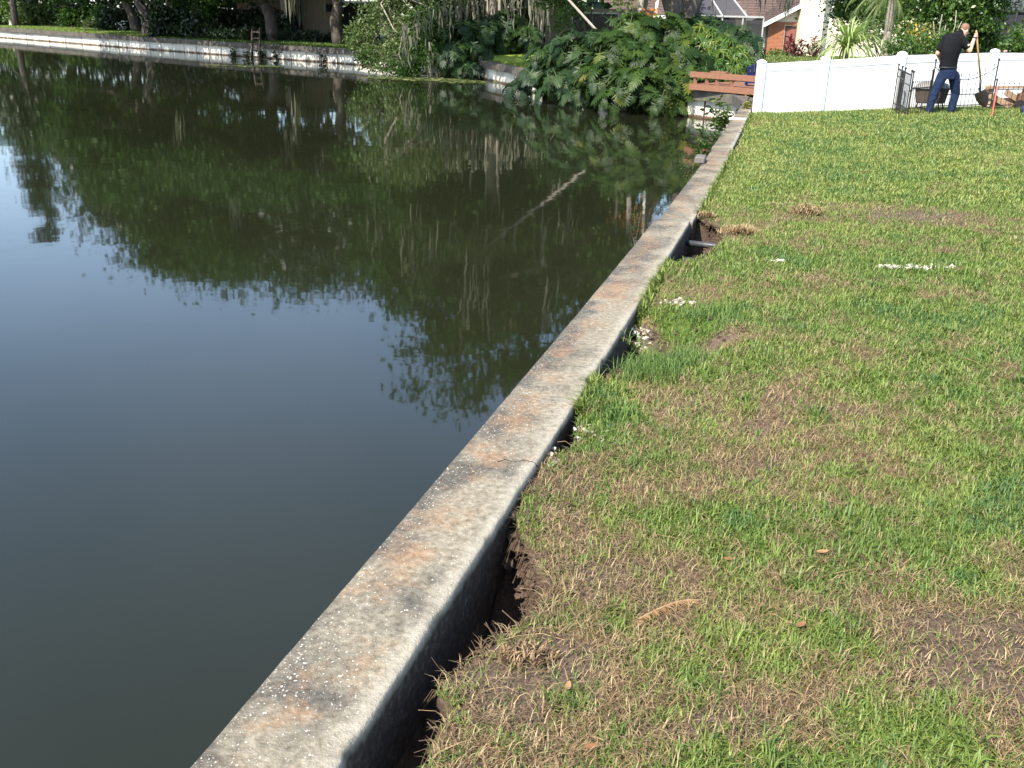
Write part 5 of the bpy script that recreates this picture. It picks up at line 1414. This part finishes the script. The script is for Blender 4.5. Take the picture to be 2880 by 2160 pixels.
# ---- weeds at the wall
def weed(name, label, base, n, h, spread, mat, seed, leaf=.03, group=None, droop=.0):
    r = random.Random(seed); root = empty(name, base, label, 'weed', group)
    mb = MB(); lf = MB()
    for i in range(n):
        a = r.random() * 6.28; tip = Vector(base) + Vector((math.cos(a) * spread * r.random(), math.sin(a) * spread * r.random(), h * r.uniform(.5, 1)))
        pts = limb(mb, base, tip, .004, .0015, .08, 5, 4)
        for p in pts[1:]:
            for k in range(5):
                d = Vector((r.uniform(-1, 1), r.uniform(-1, 1), r.uniform(-.4 - droop, .7))).normalized(); u = d.cross(Vector((r.random(), r.random(), 1))).normalized(); l = leaf * r.uniform(.6, 1.3)
                q0 = p + Vector((r.uniform(-1, 1), r.uniform(-1, 1), r.uniform(-1, 1))) * leaf
                lf.poly([q0, q0 + d * l * .5 + u * l * .25, q0 + d * l, q0 + d * l * .5 - u * l * .25], [(0, 1, 2, 3)])
    mb.build('stem', MT['root'], root); lf.build('leaves', mat, root)
weed('wall_weed', 'leafy green weed growing from the water side near the far end of the wall', (2.93, 15.75, -.45), 12, .75, .3, LF['bush'], 1, .09)
weed('wall_weed', 'small dark weed on the water side beside the wall joint', (1.12, 8.95, -.30), 6, .42, .12, LF['oak'], 2, .03)
weed('wall_weed', 'low brown weed beside the grey block on the wall', (2.25, 13.1, -.25), 7, .3, .2, LF['willow'], 3, .05)
weed('wall_weed', 'bushy weed under the deck at the end of the wall', (4.62, 22.9, -.7), 14, .75, .35, LF['bush'], 4, .12)
weed('wall_weed', 'trailing vine hanging into the water beside the deck leg', (3.95, 26.6, -.75), 12, .9, .3, LF['willow'], 5, .1)
weed('wall_weed', 'dry tan weed at the foot of the white fence post', (4.72, 20.9, -.1), 7, .35, .2, LF['croton'], 6, .07)
# vines growing on the far wall
dW = Vector((-14.3 + 24.5, 54.45 - 63.2, 0)).normalized()
vines = [(690, 148, 'first'), (745, 160, ''), (770, 158, ''), (790, 166, ''), (920, 178, '')]
names_ = ['dark vine clump on the white wall left of the ladder', 'small vine at a panel joint just left of the ladder', 'tiny vine between the legs of the ladder', 'vine just right of the ladder on the far wall', 'bushy vine climbing the far wall well right of the ladder', 'vine on the far wall close to the drooping tree', 'dark vine near a panel joint in the middle of the far wall', 'small dark vine near the left shaded panels of the far wall', 'tall vine beside the pale upright on the far wall']
for i, (px, py, h) in enumerate([(632, 152, .6), (668, 158, .4), (708, 163, .4), (752, 164, .45), (792, 168, .75), (922, 178, .6), (447, 136, .45), (380, 130, .4), (594, 150, .4)]):
    b_ = at(px, py, z=WATER); nrm = Vector((-.62, -.78, 0))
    weed('wall_vine', names_[i], (b_.x + nrm.x * .3, b_.y + nrm.y * .3, WATER - .02), 8, h, .35, LF['oak_dark'], 50 + i, .14, 'vines on the far wall')
# ---- floating water weed
def mat_weed(label, cx, cy, rx, ry, n, seed):
    r = np.random.default_rng(seed); a = r.random(n) * 6.283; d = np.sqrt(r.random(n)); x = cx + rx * d * np.cos(a); y = cy + ry * d * np.sin(a)
    k = 6; s = .05 + .10 * r.random(n); V = []
    for i in range(k):
        t = 2 * math.pi * i / k
        V.append(np.stack([x + s * np.cos(t), y + s * np.sin(t), WATER + .006 + .02 * r.random(n)], 1))
    V = np.stack(V, 1).reshape(-1, 3); F = np.arange(n * k).reshape(n, k)
    o = link('water_weed', npmesh('water_weed', V, F), LF['pad']); tag(o, label, 'water weed', kind='stuff')
mat_weed('floating yellow green weed below the drooping tree', -3.9, 39.9, 2.0, 1.3, 420, 1)
mat_weed('thin floating weed in front of the dark cove shrubs', -2.0, 38.6, 1.4, .8, 90, 2)
p = at(690, 186, z=WATER); mat_weed('small raft of floating weed in front of the ladder', p.x, p.y, 2.0, .5, 110, 3)

# ---- wooden ladder on the far wall
l0 = at(723, 163, z=WATER); l1 = at(735, 160, z=WATER)
nrm = Vector((-.62, -.78, 0)); base = Vector((l0.x, l0.y, WATER - .3)) + nrm * .35
ld = empty('wooden_ladder', base, 'old dark wooden ladder standing against the white far wall', 'ladder')
alongW = Vector((.78, -.62, 0))
for s in (0, 1):
    p = base + alongW * (.62 * s); MB().bar(p, p + Vector((0.10, .2, 1.75 + .05 * s)), .07, .09).build('rail', MT['old_wood'], ld)
for k in range(5):
    p = base + Vector((.022, .045, .38)) * 1 + Vector((.02, .04, .30)) * k
    MB().bar(p, p + alongW * .62, .05, .07).build('rung', MT['old_wood'], ld)
# ---- thin stakes along the far lawn
for i, (px, py) in enumerate([(118, 80), (142, 83), (175, 83), (203, 84), (235, 81), (258, 78), (266, 79)]):
    b_ = at(px, py, z=-.09)
    tag(MB().tube([b_ - Z(.05), b_ + Vector((.02, 0, .34))], .022, 6).build('lawn_stake', MT['old_wood']), ['leftmost thin stake on the sunlit far lawn', 'second thin stake from the left on the sunlit far lawn', 'third thin stake from the left on the sunlit far lawn', 'middle thin stake on the sunlit far lawn below the white ornament', 'thin stake just right of the white ornament on the far lawn', 'thin stake second from the right where the far lawn turns shady', 'rightmost thin stake where the far lawn turns shady'][i], 'stake', 'thin stakes along the far lawn')
# ---- pedestal planter and white ornament on the far lawn
b_ = at(32, 74, z=-.09)
pp = empty('planter_pedestal', b_, 'shaggy planter on a pale pedestal at the far left above the wall', 'planter')
MB().tube([b_, b_ + Z(.25), b_ + Z(.5)], [.17, .13, .15], 10).build('pedestal', MT['farpanel'], pp)
cloud('plant', pp, LF['willow'], [(b_.x, b_.y, b_.z + .62, .45, .4, .16), (b_.x - .3, b_.y, b_.z + .55, .2, .2, .1)], 260, .22, clumps=8, spread=.5, seed=3, aspect=.3)
b_ = at(186, 64, z=-.09)
an = empty('lawn_ornament', b_, 'small white animal shaped ornament at the edge of the far lawn', 'ornament')
mb = MB(); mb.ball(b_ + Z(.30), (.26, .12, .13), 10, 6); mb.tube([b_ + Vector((-.2, 0, .34)), b_ + Vector((-.32, 0, .48))], [.08, .06], 8); mb.ball(b_ + Vector((-.36, 0, .52)), (.11, .08, .08), 8, 6); mb.build('body', MT['white_vinyl'], an, True)
for x in (-.16, .18):
    MB().tube([b_ + Vector((x, 0, .26)), b_ + Vector((x * 1.2, 0, -.02))], .035, 6).build('leg', MT['white_vinyl'], an)
for i, (px, py, lab) in enumerate([(243, 50, 'white flowering shrub beside the ornament on the far bank'), (345, 52, 'white flowers in the dark shade on the far bank')]):
    b_ = at(px, py, Y=79 - i * 7)
    shrub('flower_shrub', lab, (b_.x, b_.y, -.1), [(b_.x, b_.y, .35, .7, .4, .45)], LF['white' if i else 'willow'], 60 if i else 240, .16, 200 + i, clumps=10, spread=.4, stems=4)
# ---- plants behind the white fence
def strap_plant(name, label, base, n, L0, L1, mat, seed, w=.03, up=1.0, cat='plant'):
    r = random.Random(seed); root = empty(name, base, label, cat)
    for i in range(n):
        a = r.random() * 6.283; el = r.uniform(.15, 1.35) * up; L_ = r.uniform(L0, L1); mb = MB(); k = 7; v = []; p = Vector(base); th = el
        d0 = Vector((math.cos(a), math.sin(a), 0)); sd = Vector((-math.sin(a), math.cos(a), 0))
        for j in range(k + 1):
            t = j / k; ww = w * (1 - t) ** .6 * (.6 + .8 * min(t * 4, 1)) + .002
            v += [p - sd * ww / 2, p + sd * ww / 2]
            p = p + (d0 * math.cos(th) + Vector((0, 0, math.sin(th)))) * (L_ / k); th -= r.uniform(.16, .34) * (1.4 if j > 2 else .7)
        mb.poly(v, [(2 * j, 2 * j + 1, 2 * j + 3, 2 * j + 2) for j in range(k)])
        mb.build('leaf', mat, root)
    return root
b_ = at(2384, 130, Y=25.5)
strap_plant('fountain_plant', 'large pale green fountain plant with arching strap leaves behind the fence', (b_.x, b_.y, b_.z - .05), 150, .85, 1.45, LF['spiky'], 3, .045)
MB().tube([(b_.x, b_.y, -.1), (b_.x, b_.y, b_.z)], [.09, .07], 8).build('stem', MT['bark'], bpy.data.objects['fountain_plant'])
b_ = at(2430, 60, Y=26.5)
strap_plant('fountain_plant', 'sparse upright strap leaves rising behind the fountain plant', (b_.x, b_.y, b_.z - .5), 26, .7, 1.2, LF['palm'], 5, .03, 1.2)
# palm with drooping fronds
pt = at(2492, 150, Y=27.5); ph = at(2512, -12, Y=27.5)
pa = empty('palm_tree', (pt.x, pt.y, -.1), 'palm with grey trunk and drooping fronds behind the white fence', 'palm tree')
mb = MB(); n = 26
mb.tube([Vector((pt.x, pt.y, -.1)).lerp(Vector((ph.x, ph.y, ph.z)), i / n) for i in range(n + 1)], [.115 - .02 * i / n + (.010 if i % 2 else 0) for i in range(n + 1)], 10)
mb.build('trunk', MT['bark_pale'], pa, True)
def frond(parent, base, az, L_, el, mat, r, lf=.42):
    v = MB(); p = Vector(base); th = el; d0 = Vector((math.cos(az), math.sin(az), 0)); k = 22; sd = Vector((-math.sin(az), math.cos(az), 0))
    rib = [p.copy()]
    for j in range(k):
        p = p + (d0 * math.cos(th) + Vector((0, 0, math.sin(th)))) * (L_ / k); th -= .095; rib.append(p.copy())
        for s in (-1, 1):
            l = lf * math.sin(math.pi * (.15 + .8 * j / k)) * r.uniform(.8, 1.1)
            dirv = (sd * s * .6 + d0 * .5 * math.cos(th) + Vector((0, 0, -.7))).normalized()
            e = p + dirv * l; w_ = Vector((0, 0, .012)) + d0 * .01
            m_ = p + dirv * l * .4 + Vector((0, 0, .03))
            v.poly([p - w_ * .5, p + w_ * .5, m_ + w_ * .7, m_ - w_ * .7, e], [(0, 1, 2, 3), (3, 2, 4)])
    v.tube(rib, [.014 * (1 - i / (k + 2)) + .003 for i in range(k + 1)], 4, False)
    v.build('frond', mat, parent)
rr = random.Random(9)
for i in range(16):
    frond(pa, (ph.x, ph.y, ph.z), rr.random() * 6.28, rr.uniform(1.0, 1.7), rr.uniform(-.6, 1.1), LF['palm'], rr)
# big green shrubs and trees behind the fence
def pblobs(lst): return [blob(*q) for q in lst]
shrub('garden_tree', 'dense green tree in front of the right end of the cream house', (14.0, 40.0, -.1), pblobs([(2385, 20, 40, .8, .8), (2415, 50, 39.5, .8, .7), (2365, 45, 40.5, .35, .4), (2440, 10, 40, 1.2, .9), (2420, -60, 40, 1.3, 1.1), (2460, -60, 40.5, 1.6, 1.3), (2440, 70, 39, .9, .7)]), LF['bush'], 9000, .15, 301, 'tree', clumps=26, spread=.3)
shrub('garden_tree', 'tall leafy tree behind the man and the white fence', (11.2, 30.0, -.1), pblobs([(2560, 30, 30, .8, .7), (2620, 10, 30.5, .9, .7), (2680, 40, 30, .8, .7), (2740, 20, 30, .8, .8), (2600, -60, 30.5, 1.3, 1.0), (2720, -60, 30.5, 1.3, 1.0), (2650, 80, 30.5, .7, .5)]), LF['bush'], 11000, .12, 302, 'tree', clumps=26, spread=.32)
shrub('garden_tree', 'dark green hanging foliage beside the right screened porch', (12.8, 30.4, -.1), pblobs([(2770, 60, 30.4, .5, .6), (2775, 110, 30.2, .45, .5), (2745, 100, 30.4, .4, .5), (2790, 10, 30.5, .6, .7), (2800, -50, 30.5, .9, .8)]), LF['oak'], 6500, .13, 303, 'tree', clumps=22, spread=.36, hang=1.8, aspect=.3)
shrub('croton_bush', 'yellow leaved croton bush just left of the man', (10.0, 26.8, -.1), pblobs([(2575, 95, 26.8, .38, .28), (2600, 115, 26.8, .4, .25), (2560, 78, 27, .25, .2), (2625, 110, 26.8, .25, .2)]), LF['croton'], 750, .085, 304, clumps=16, spread=.42, aspect=.6)
shrub('green_bush', 'low sunlit green bush along the back of the white fence', (10.0, 26.2, -.1), pblobs([(2530, 135, 26.2, .4, .3), (2570, 140, 26.2, .45, .3), (2620, 135, 26.3, .45, .3), (2660, 120, 26.4, .4, .35), (2545, 120, 26.5, .35, .3)]), LF['bush'], 3600, .08, 305, clumps=20, spread=.36)
shrub('green_bush', 'small leafy shrub in front of the dark right porch', (13.4, 27.5, -.1), pblobs([(2860, 120, 27.5, .35, .3), (2880, 105, 27.5, .4, .35), (2865, 140, 27.4, .4, .2)]), LF['bush'], 900, .12, 306, clumps=14, spread=.4)
# bare grey branching stems behind the fence
bs = empty('bare_shrub', (10.9, 27.6, -.1), 'bare grey branching stems behind the yellow croton', 'shrub')
mb = MB(); o_ = at(2635, 150, Y=27.6)
for (px, py) in [(2650, 40), (2690, 30), (2705, 60), (2660, 70), (2625, 60), (2720, 90)]:
    limb(mb, (o_.x + random.uniform(-.1, .1), 27.6, -.1), at(px, py, Y=27.6 + random.uniform(-.3, .3)), .028, .01, .06, 6, 5)
mb.build('stem', MT['bark_pale'], bs, True)
# red cordylines in front of the cream wall
def cordyline(label, heads, base, seed):
    r = random.Random(seed); root = empty('cordyline_plant', base, label, 'plant', 'maroon plants by the cream wall')
    mb = MB()
    for (px, py) in heads:
        h = at(px, py, Y=base[1]); mb.tube([(base[0] + (h.x - base[0]) * .5, base[1], base[2]), h], [.03, .02], 5)
        for i in range(26):
            a = r.random() * 6.28; el = r.uniform(-.2, 1.3); L_ = r.uniform(.25, .45); d = Vector((math.cos(a) * math.cos(el), math.sin(a) * math.cos(el), math.sin(el))); u = d.cross(Vector((0, 0, 1))).normalized() * .045
            o2 = h + Vector((0, 0, r.uniform(-.35, .05)))
            MB().poly([o2, o2 + d * L_ * .5 + u, o2 + d * L_ + Vector((0, 0, -.08)), o2 + d * L_ * .5 - u], [(0, 1, 2, 3)]).build('leaf', LF['cordyline'], root)
    mb.build('stem', MT['bark'], root)
b_ = at(2235, 165, Y=52.5)
cordyline('maroon leaved plant in front of the brick house window', [(2222, 105), (2215, 130), (2232, 125), (2237, 140), (2245, 160), (2254, 118), (2255, 145)], (b_.x, 52.5, -.15), 1)
b_ = at(2293, 165, Y=52.5)
cordyline('maroon leaved plant in front of the cream chimney wall', [(2292, 112), (2285, 135), (2298, 130), (2272, 132), (2300, 150), (2288, 155)], (b_.x, 52.5, -.15), 2)
shrub('green_bush', 'low green plants at the foot of the brick wall', (13.6, 54, -.1), pblobs([(2175, 155, 54, .4, .25), (2205, 158, 54, .4, .25), (2225, 160, 54, .3, .22)]), LF['bush'], 700, .14, 307, clumps=12, spread=.4)
# leaning palm trunk
p0 = at(1700, 110, Y=31.5); p1 = at(1600, 0, Y=32.5); d = (p1 - p0); p2 = p1 + d * 2.4; pb = p0 - d * .35
lp = empty('palm_tree', (pb.x, pb.y, -.1), 'thin ringed palm trunk leaning left over the split leaf shrubs', 'palm tree')
mb = MB(); n = 46
mb.tube([pb.lerp(p2, i / n) for i in range(n + 1)], [.036 + (.005 if i % 2 else 0) for i in range(n + 1)], 8)
mb.build('trunk', MT['bark_pale'], lp)
for i in range(11): frond(lp, p2, rr.random() * 6.28, rr.uniform(1.2, 1.7), rr.uniform(-.2, 1.1), LF['palm'], rr)
# slim trunks with orange leaves behind the shrubs
for (px, w_, lab, mt_) in [(1795, .10, 'slim ringed trunk left of the orange leaved sapling', 'bark_pale'), (1840, .06, 'slender pale trunk with orange dead leaves above the shrubs', 'cream'), (1758, .05, 'thin dark trunk wrapped in green leaves', 'bark')]:
    a = at(px, 60, Y=32.5); t = empty('slim_tree', (a.x, a.y, -.1), lab, 'tree')
    mb = MB(); mb.tube([(a.x, a.y, -.1), (a.x + .03, a.y, 1.5), (a.x + .15, a.y, 4.5)], [w_, w_ * .9, w_ * .7], 8); mb.build('trunk', MT[mt_], t, True)
    if px == 1840: cloud('crown', t, LF['dry'], [blob(1820, 15, 32.4, .35, .3), blob(1835, 25, 32.3, .2, .25), (a.x, a.y, 3.2, .8, .8, .6)], 300, .13, clumps=10, spread=.4, seed=4)
    elif px == 1758: cloud('crown', t, LF['bush'], [blob(1755, 55, 31.8, .28, .55), blob(1765, 10, 32, .35, .5), (a.x, a.y, 4.3, 1, 1, .8)], 900, .12, clumps=10, spread=.4, seed=6)
    else: cloud('crown', t, LF['oak'], [(a.x, a.y, 4.6, 1.2, 1.2, .9)], 900, .2, clumps=12, spread=.35, seed=7)
shrub('green_bush', 'yellowish green foliage hanging behind the leaning palm', (2.6, 37.5, -.1), pblobs([(1600, 20, 37.5, .5, .6), (1640, -10, 37.5, .7, .6), (1580, 60, 38, .35, .5), (1560, 0, 38, .5, .6)]), LF['light_fill'], 2400, .13, 309, clumps=18, spread=.38, hang=1.0)

# ================================================================== MAN WITH SHOVEL
PY = 20.72
def J(px, py, dy=0.): return at(px, py, Y=PY + dy)
man = empty('person', (8.62, PY, 0), 'man in black polo shirt and blue jeans leaning on a shovel', 'person')
pm = MB(); comps = []          # (tag, p, q, rp, rq)
def seg(tg, p, q, rp, rq, n=12, m_=5):
    p = Vector(p); q = Vector(q)
    pts = [p.lerp(q, i / m_) for i in range(m_ + 1)]
    pm.tube(pts, [rp + (rq - rp) * i / m_ for i in range(m_ + 1)], n)
    pm.ball(p, rp * .99, 12, 8); pm.ball(q, rq * .99, 12, 8)
    comps.append((tg, np.array(p), np.array(q), rp, rq))
def ell(tg, c, r, rz=0, tilt=0):
    mb = MB(); mb.ball((0, 0, 0), r, 18, 12)
    R_ = Matrix.Rotation(rz, 3, 'Z') @ Matrix.Rotation(tilt, 3, 'Y')
    vs_ = [tuple(R_ @ Vector(v) + Vector(c)) for v in mb.v]
    b = len(pm.v); pm.v += vs_; pm.f += [tuple(i + b for i in f) for f in mb.f]
    comps.append((tg, np.array(c), np.array(c), sum(r) / 3, sum(r) / 3))
FA = .35     # torso axis turned to the right
hip = J(2667, 200); wst = J(2668, 178, .0); cst = J(2677, 135, .03); shd = J(2686, 104, .06)
# torso: stacked ellipses
def ring_loft(tg, rows, n=20):
    rings = []
    for (c, w, d, a) in rows:
        rings.append([(c.x + w * math.cos(t) * math.cos(a) - d * math.sin(t) * math.sin(a), c.y + w * math.cos(t) * math.sin(a) + d * math.sin(t) * math.cos(a), c.z) for t in [2 * math.pi * i / n for i in range(n)]])
    loft(pm, rings)
    for (c, w, d, a), (c2, w2, d2, a2) in zip(rows[:-1], rows[1:]): comps.append((tg, np.array(c), np.array(c2), (w + d) / 2, (w2 + d2) / 2))
ring_loft('shirt', [(J(2667, 188), .190, .135, FA), (J(2669, 170), .190, .135, FA), (J(2674, 145), .215, .145, FA), (J(2680, 122, .03), .232, .15, FA), (J(2685, 108, .05), .225, .135, FA), (J(2690, 97, .06), .16, .11, FA), (J(2695, 92, .07), .085, .085, FA)])
ring_loft('jeans', [(J(2664, 222), .185, .15, FA), (J(2666, 208), .192, .15, FA), (J(2667, 189), .178, .125, FA)])
hl = J(2650, 214, -.02); kl = J(2627, 264, -.06); al = J(2612, 311, -.10)
hr = J(2683, 214, .03); kr = J(2688, 262, .06); ar = J(2675, 310, .02)
seg('jeans', hl, kl, .108, .084); seg('jeans', kl, al, .082, .070)
seg('jeans', hr, kr, .112, .086); seg('jeans', kr, ar, .084, .072)
seg('shoe', al + Vector((.0, 0, -.03)), al + Vector((.13, .08, -.075)), .048, .04); seg('shoe', al + Vector((-.02, 0, -.03)), al + Vector((-.04, -.02, -.08)), .05, .045)
seg('shoe', ar + Vector((.0, 0, -.03)), ar + Vector((.13, .08, -.075)), .048, .04); seg('shoe', ar + Vector((-.02, 0, -.03)), ar + Vector((-.04, -.02, -.08)), .05, .045)
# right arm to the shovel
sr_ = J(2704, 108, .0); er = J(2727, 143, -.05); hd = J(2744, 98, .10)
sm_ = sr_.lerp(er, .62)
seg('shirt', sr_, sm_, .078, .072); seg('skin', sm_, er, .050, .045); seg('skin', er, er.lerp(hd, .9), .047, .028)
# left arm in front of the body
sl2 = J(2662, 106, .08); el2 = J(2637, 150, .10); hl2 = J(2650, 178, .28)
sm2 = sl2.lerp(el2, .72)
seg('shirt', sl2, sm2, .078, .07); seg('skin', sm2, el2, .05, .045); seg('skin', el2, hl2, .045, .03)
# neck and head, looking down to the right
nk = J(2696, 93, .07); hc = J(2713, 84, .10)
seg('skin', nk, nk.lerp(hc, .75), .062, .056)
HR = Matrix.Rotation(.55, 3, 'Z') @ Matrix.Rotation(.55, 3, 'Y')
def HP(x, y, z): return hc + HR @ Vector((x, y, z))     # x forward (face), z up
def hell(tg, c, r):
    mb = MB(); mb.ball((0, 0, 0), r, 18, 12)
    b = len(pm.v); pm.v += [tuple(HP(v[0] + c[0], v[1] + c[1], v[2] + c[2])) for v in mb.v]; pm.f += [tuple(i + b for i in f) for f in mb.f]
    p = np.array(HP(*c)); comps.append((tg, p, p, sum(r) / 3, sum(r) / 3))
hell('hair', (-.012, 0, .035), (.098, .078, .088)); hell('skin', (.02, 0, -.03), (.080, .068, .095)); hell('skin', (.045, 0, -.095), (.045, .045, .035))
hell('skin', (.104, 0, -.035), (.022, .013, .024)); hell('skin', (.082, .03, 0.0), (.02, .02, .012)); hell('skin', (.082, -.03, 0.0), (.02, .02, .012)); hell('skin', (.088, 0, -.078), (.014, .026, .010))
for s in (-1, 1): hell('skin', (-.005, s * .076, -.02), (.020, .010, .032))
# hands: palm and curled fingers
def hand(c, ax, out_, side, gr=.019):
    """palm beside a bar through c along ax; fingers wrap round it"""
    ax = ax.normalized(); out_ = (out_ - ax * out_.dot(ax)).normalized(); tn = ax.cross(out_) * side
    pl = c + out_ * (gr + .012)
    seg('skin', pl + ax * .028, pl - ax * .028, .022, .021, 10, 3)
    for k in range(4):
        o2 = ax * (.030 - .020 * k); L_ = (1.0, 1.08, 1.0, .85)[k]
        pts = [c + o2 + (out_ * math.cos(t) + tn * math.sin(t)) * (gr + .009) for t in (.25, .25 + .95 * L_, .25 + 1.9 * L_, .25 + 2.8 * L_)]
        for i in range(3): seg('skin', pts[i], pts[i + 1], .0100 - .0008 * i, .0094 - .0008 * i, 8, 2)
    pts = [c + ax * .035 + (out_ * math.cos(t) + tn * math.sin(t)) * (gr + .010) for t in (-.3, -1.1, -1.9)]
    seg('skin', pl + ax * .01, pts[0], .014, .012, 8, 2)
    for i in range(2): seg('skin', pts[i], pts[i + 1], .0115, .010, 8, 2)
sh_top = J(2746, 90, .12); sh_bot = J(2758, 226, .20)
axh = (sh_top - sh_bot).normalized()
hand(J(2745.6, 99, .125), axh, Vector((-.5, -.8, 0)), 1)
hand(hl2 + Vector((.03, .03, -.03)), Vector((.6, .3, -.6)), Vector((-.4, -.8, -.2)), -1, .014)
me = bpy.data.meshes.new('body'); me.from_pydata(pm.v, [], pm.f); me.update()
tmp = bpy.data.objects.new('tmp_body', me); col.objects.link(tmp)
rmod = tmp.modifiers.new('r', 'REMESH'); rmod.mode = 'VOXEL'; rmod.voxel_size = .0085; rmod.use_smooth_shade = True
smod = tmp.modifiers.new('s', 'SMOOTH'); smod.factor = .5; smod.iterations = 3
dg = bpy.context.evaluated_depsgraph_get(); dg.update()
bme = bpy.data.meshes.new_from_object(tmp.evaluated_get(dg)); bpy.data.objects.remove(tmp)
bme.name = 'body'; bme.materials.clear()
tags = ['shirt', 'jeans', 'shoe', 'skin', 'hair']
for tg in tags: bme.materials.append(MT[tg])
nf = len(bme.polygons); cen = np.empty(nf * 3, np.float32); bme.polygons.foreach_get('center', cen); cen = cen.reshape(-1, 3).astype(float)
best = np.full(nf, 1e9); bi = np.zeros(nf, np.int32)
for (tg, p, q, rp, rq) in comps:
    d = q - p; L2 = max((d * d).sum(), 1e-9); t_ = np.clip(((cen - p) @ d) / L2, 0, 1)
    dist = np.linalg.norm(cen - (p + t_[:, None] * d), axis=1) - (rp + (rq - rp) * t_)
    mk = dist < best; best[mk] = dist[mk]; bi[mk] = tags.index(tg)
bme.polygons.foreach_set('material_index', bi); bme.polygons.foreach_set('use_smooth', np.ones(nf, bool))
bme.transform(Matrix.Translation(-man.location))
bme.update()
link('body', bme, None, man)
# belt and sleeve patch
mb = MB(); rings = []
for c, dz in ((J(2667, 190), -.016), (J(2667, 190), .018)):
    rings.append([(c.x + .196 * math.cos(t) * math.cos(FA) - .142 * math.sin(t) * math.sin(FA), c.y + .196 * math.cos(t) * math.sin(FA) + .142 * math.sin(t) * math.cos(FA), c.z + dz) for t in [2 * math.pi * i / 28 for i in range(28)]])
loft(mb, rings).build('belt', MT['shoe'], man, True)
pc = sr_.lerp(sm_, .85) + Vector((.03, -.07, 0))
MB().ball(pc, (.026, .012, .024), 10, 6).build('sleeve_patch', simple('pale_patch', (.55, .5, .3), (.4, .36, .2), 60, .8), man, True)
wr = er.lerp(hd, .78)
MB().tube([wr - (hd - er).normalized() * .012, wr + (hd - er).normalized() * .012], .041, 12).build('wristband', MT['shoe'], man, True)
# ---- shovel
sv = empty('shovel', J(2768, 300, .2), 'long handled shovel with wooden handle and dark blade held by the man', 'shovel')
MB().tube([sh_top + axh * .03, sh_top, sh_bot], [.012, .019, .019], 10).build('handle', MT['handle'], sv, True)
tip = J(2773, 302, .26); sk_ = J(2756, 258, .22)
MB().tube([sh_bot + axh * .01, sk_], [.023, .021], 10).build('socket', MT['steel'], sv, True)
mb = MB(); ax2 = (tip - sk_).normalized(); wd2 = ax2.cross(Vector((.3, 1, .1))).normalized(); nn = wd2.cross(ax2)
rows = []
for (t, w_) in ((0, .09), (.06, .115), (.35, .12), (.7, .095), (.9, .05), (1.0, .008)):
    for u in (-1, -.5, 0, .5, 1):
        rows.append(sk_.lerp(tip, t) + wd2 * (u * w_) + nn * (.035 * (u * u) - .01))
fs = []
for i in range(5):
    for k in range(4): fs.append((i * 5 + k, i * 5 + k + 1, i * 5 + 5 + k + 1, i * 5 + 5 + k))
bl2 = [r_ + nn * .004 for r_ in rows]; n0 = len(rows)
mb.poly(rows + bl2, fs + [tuple(n0 + i for i in f[::-1]) for f in fs]); mb.build('blade', MT['steel'], sv)
bpy.context.view_layer.update()
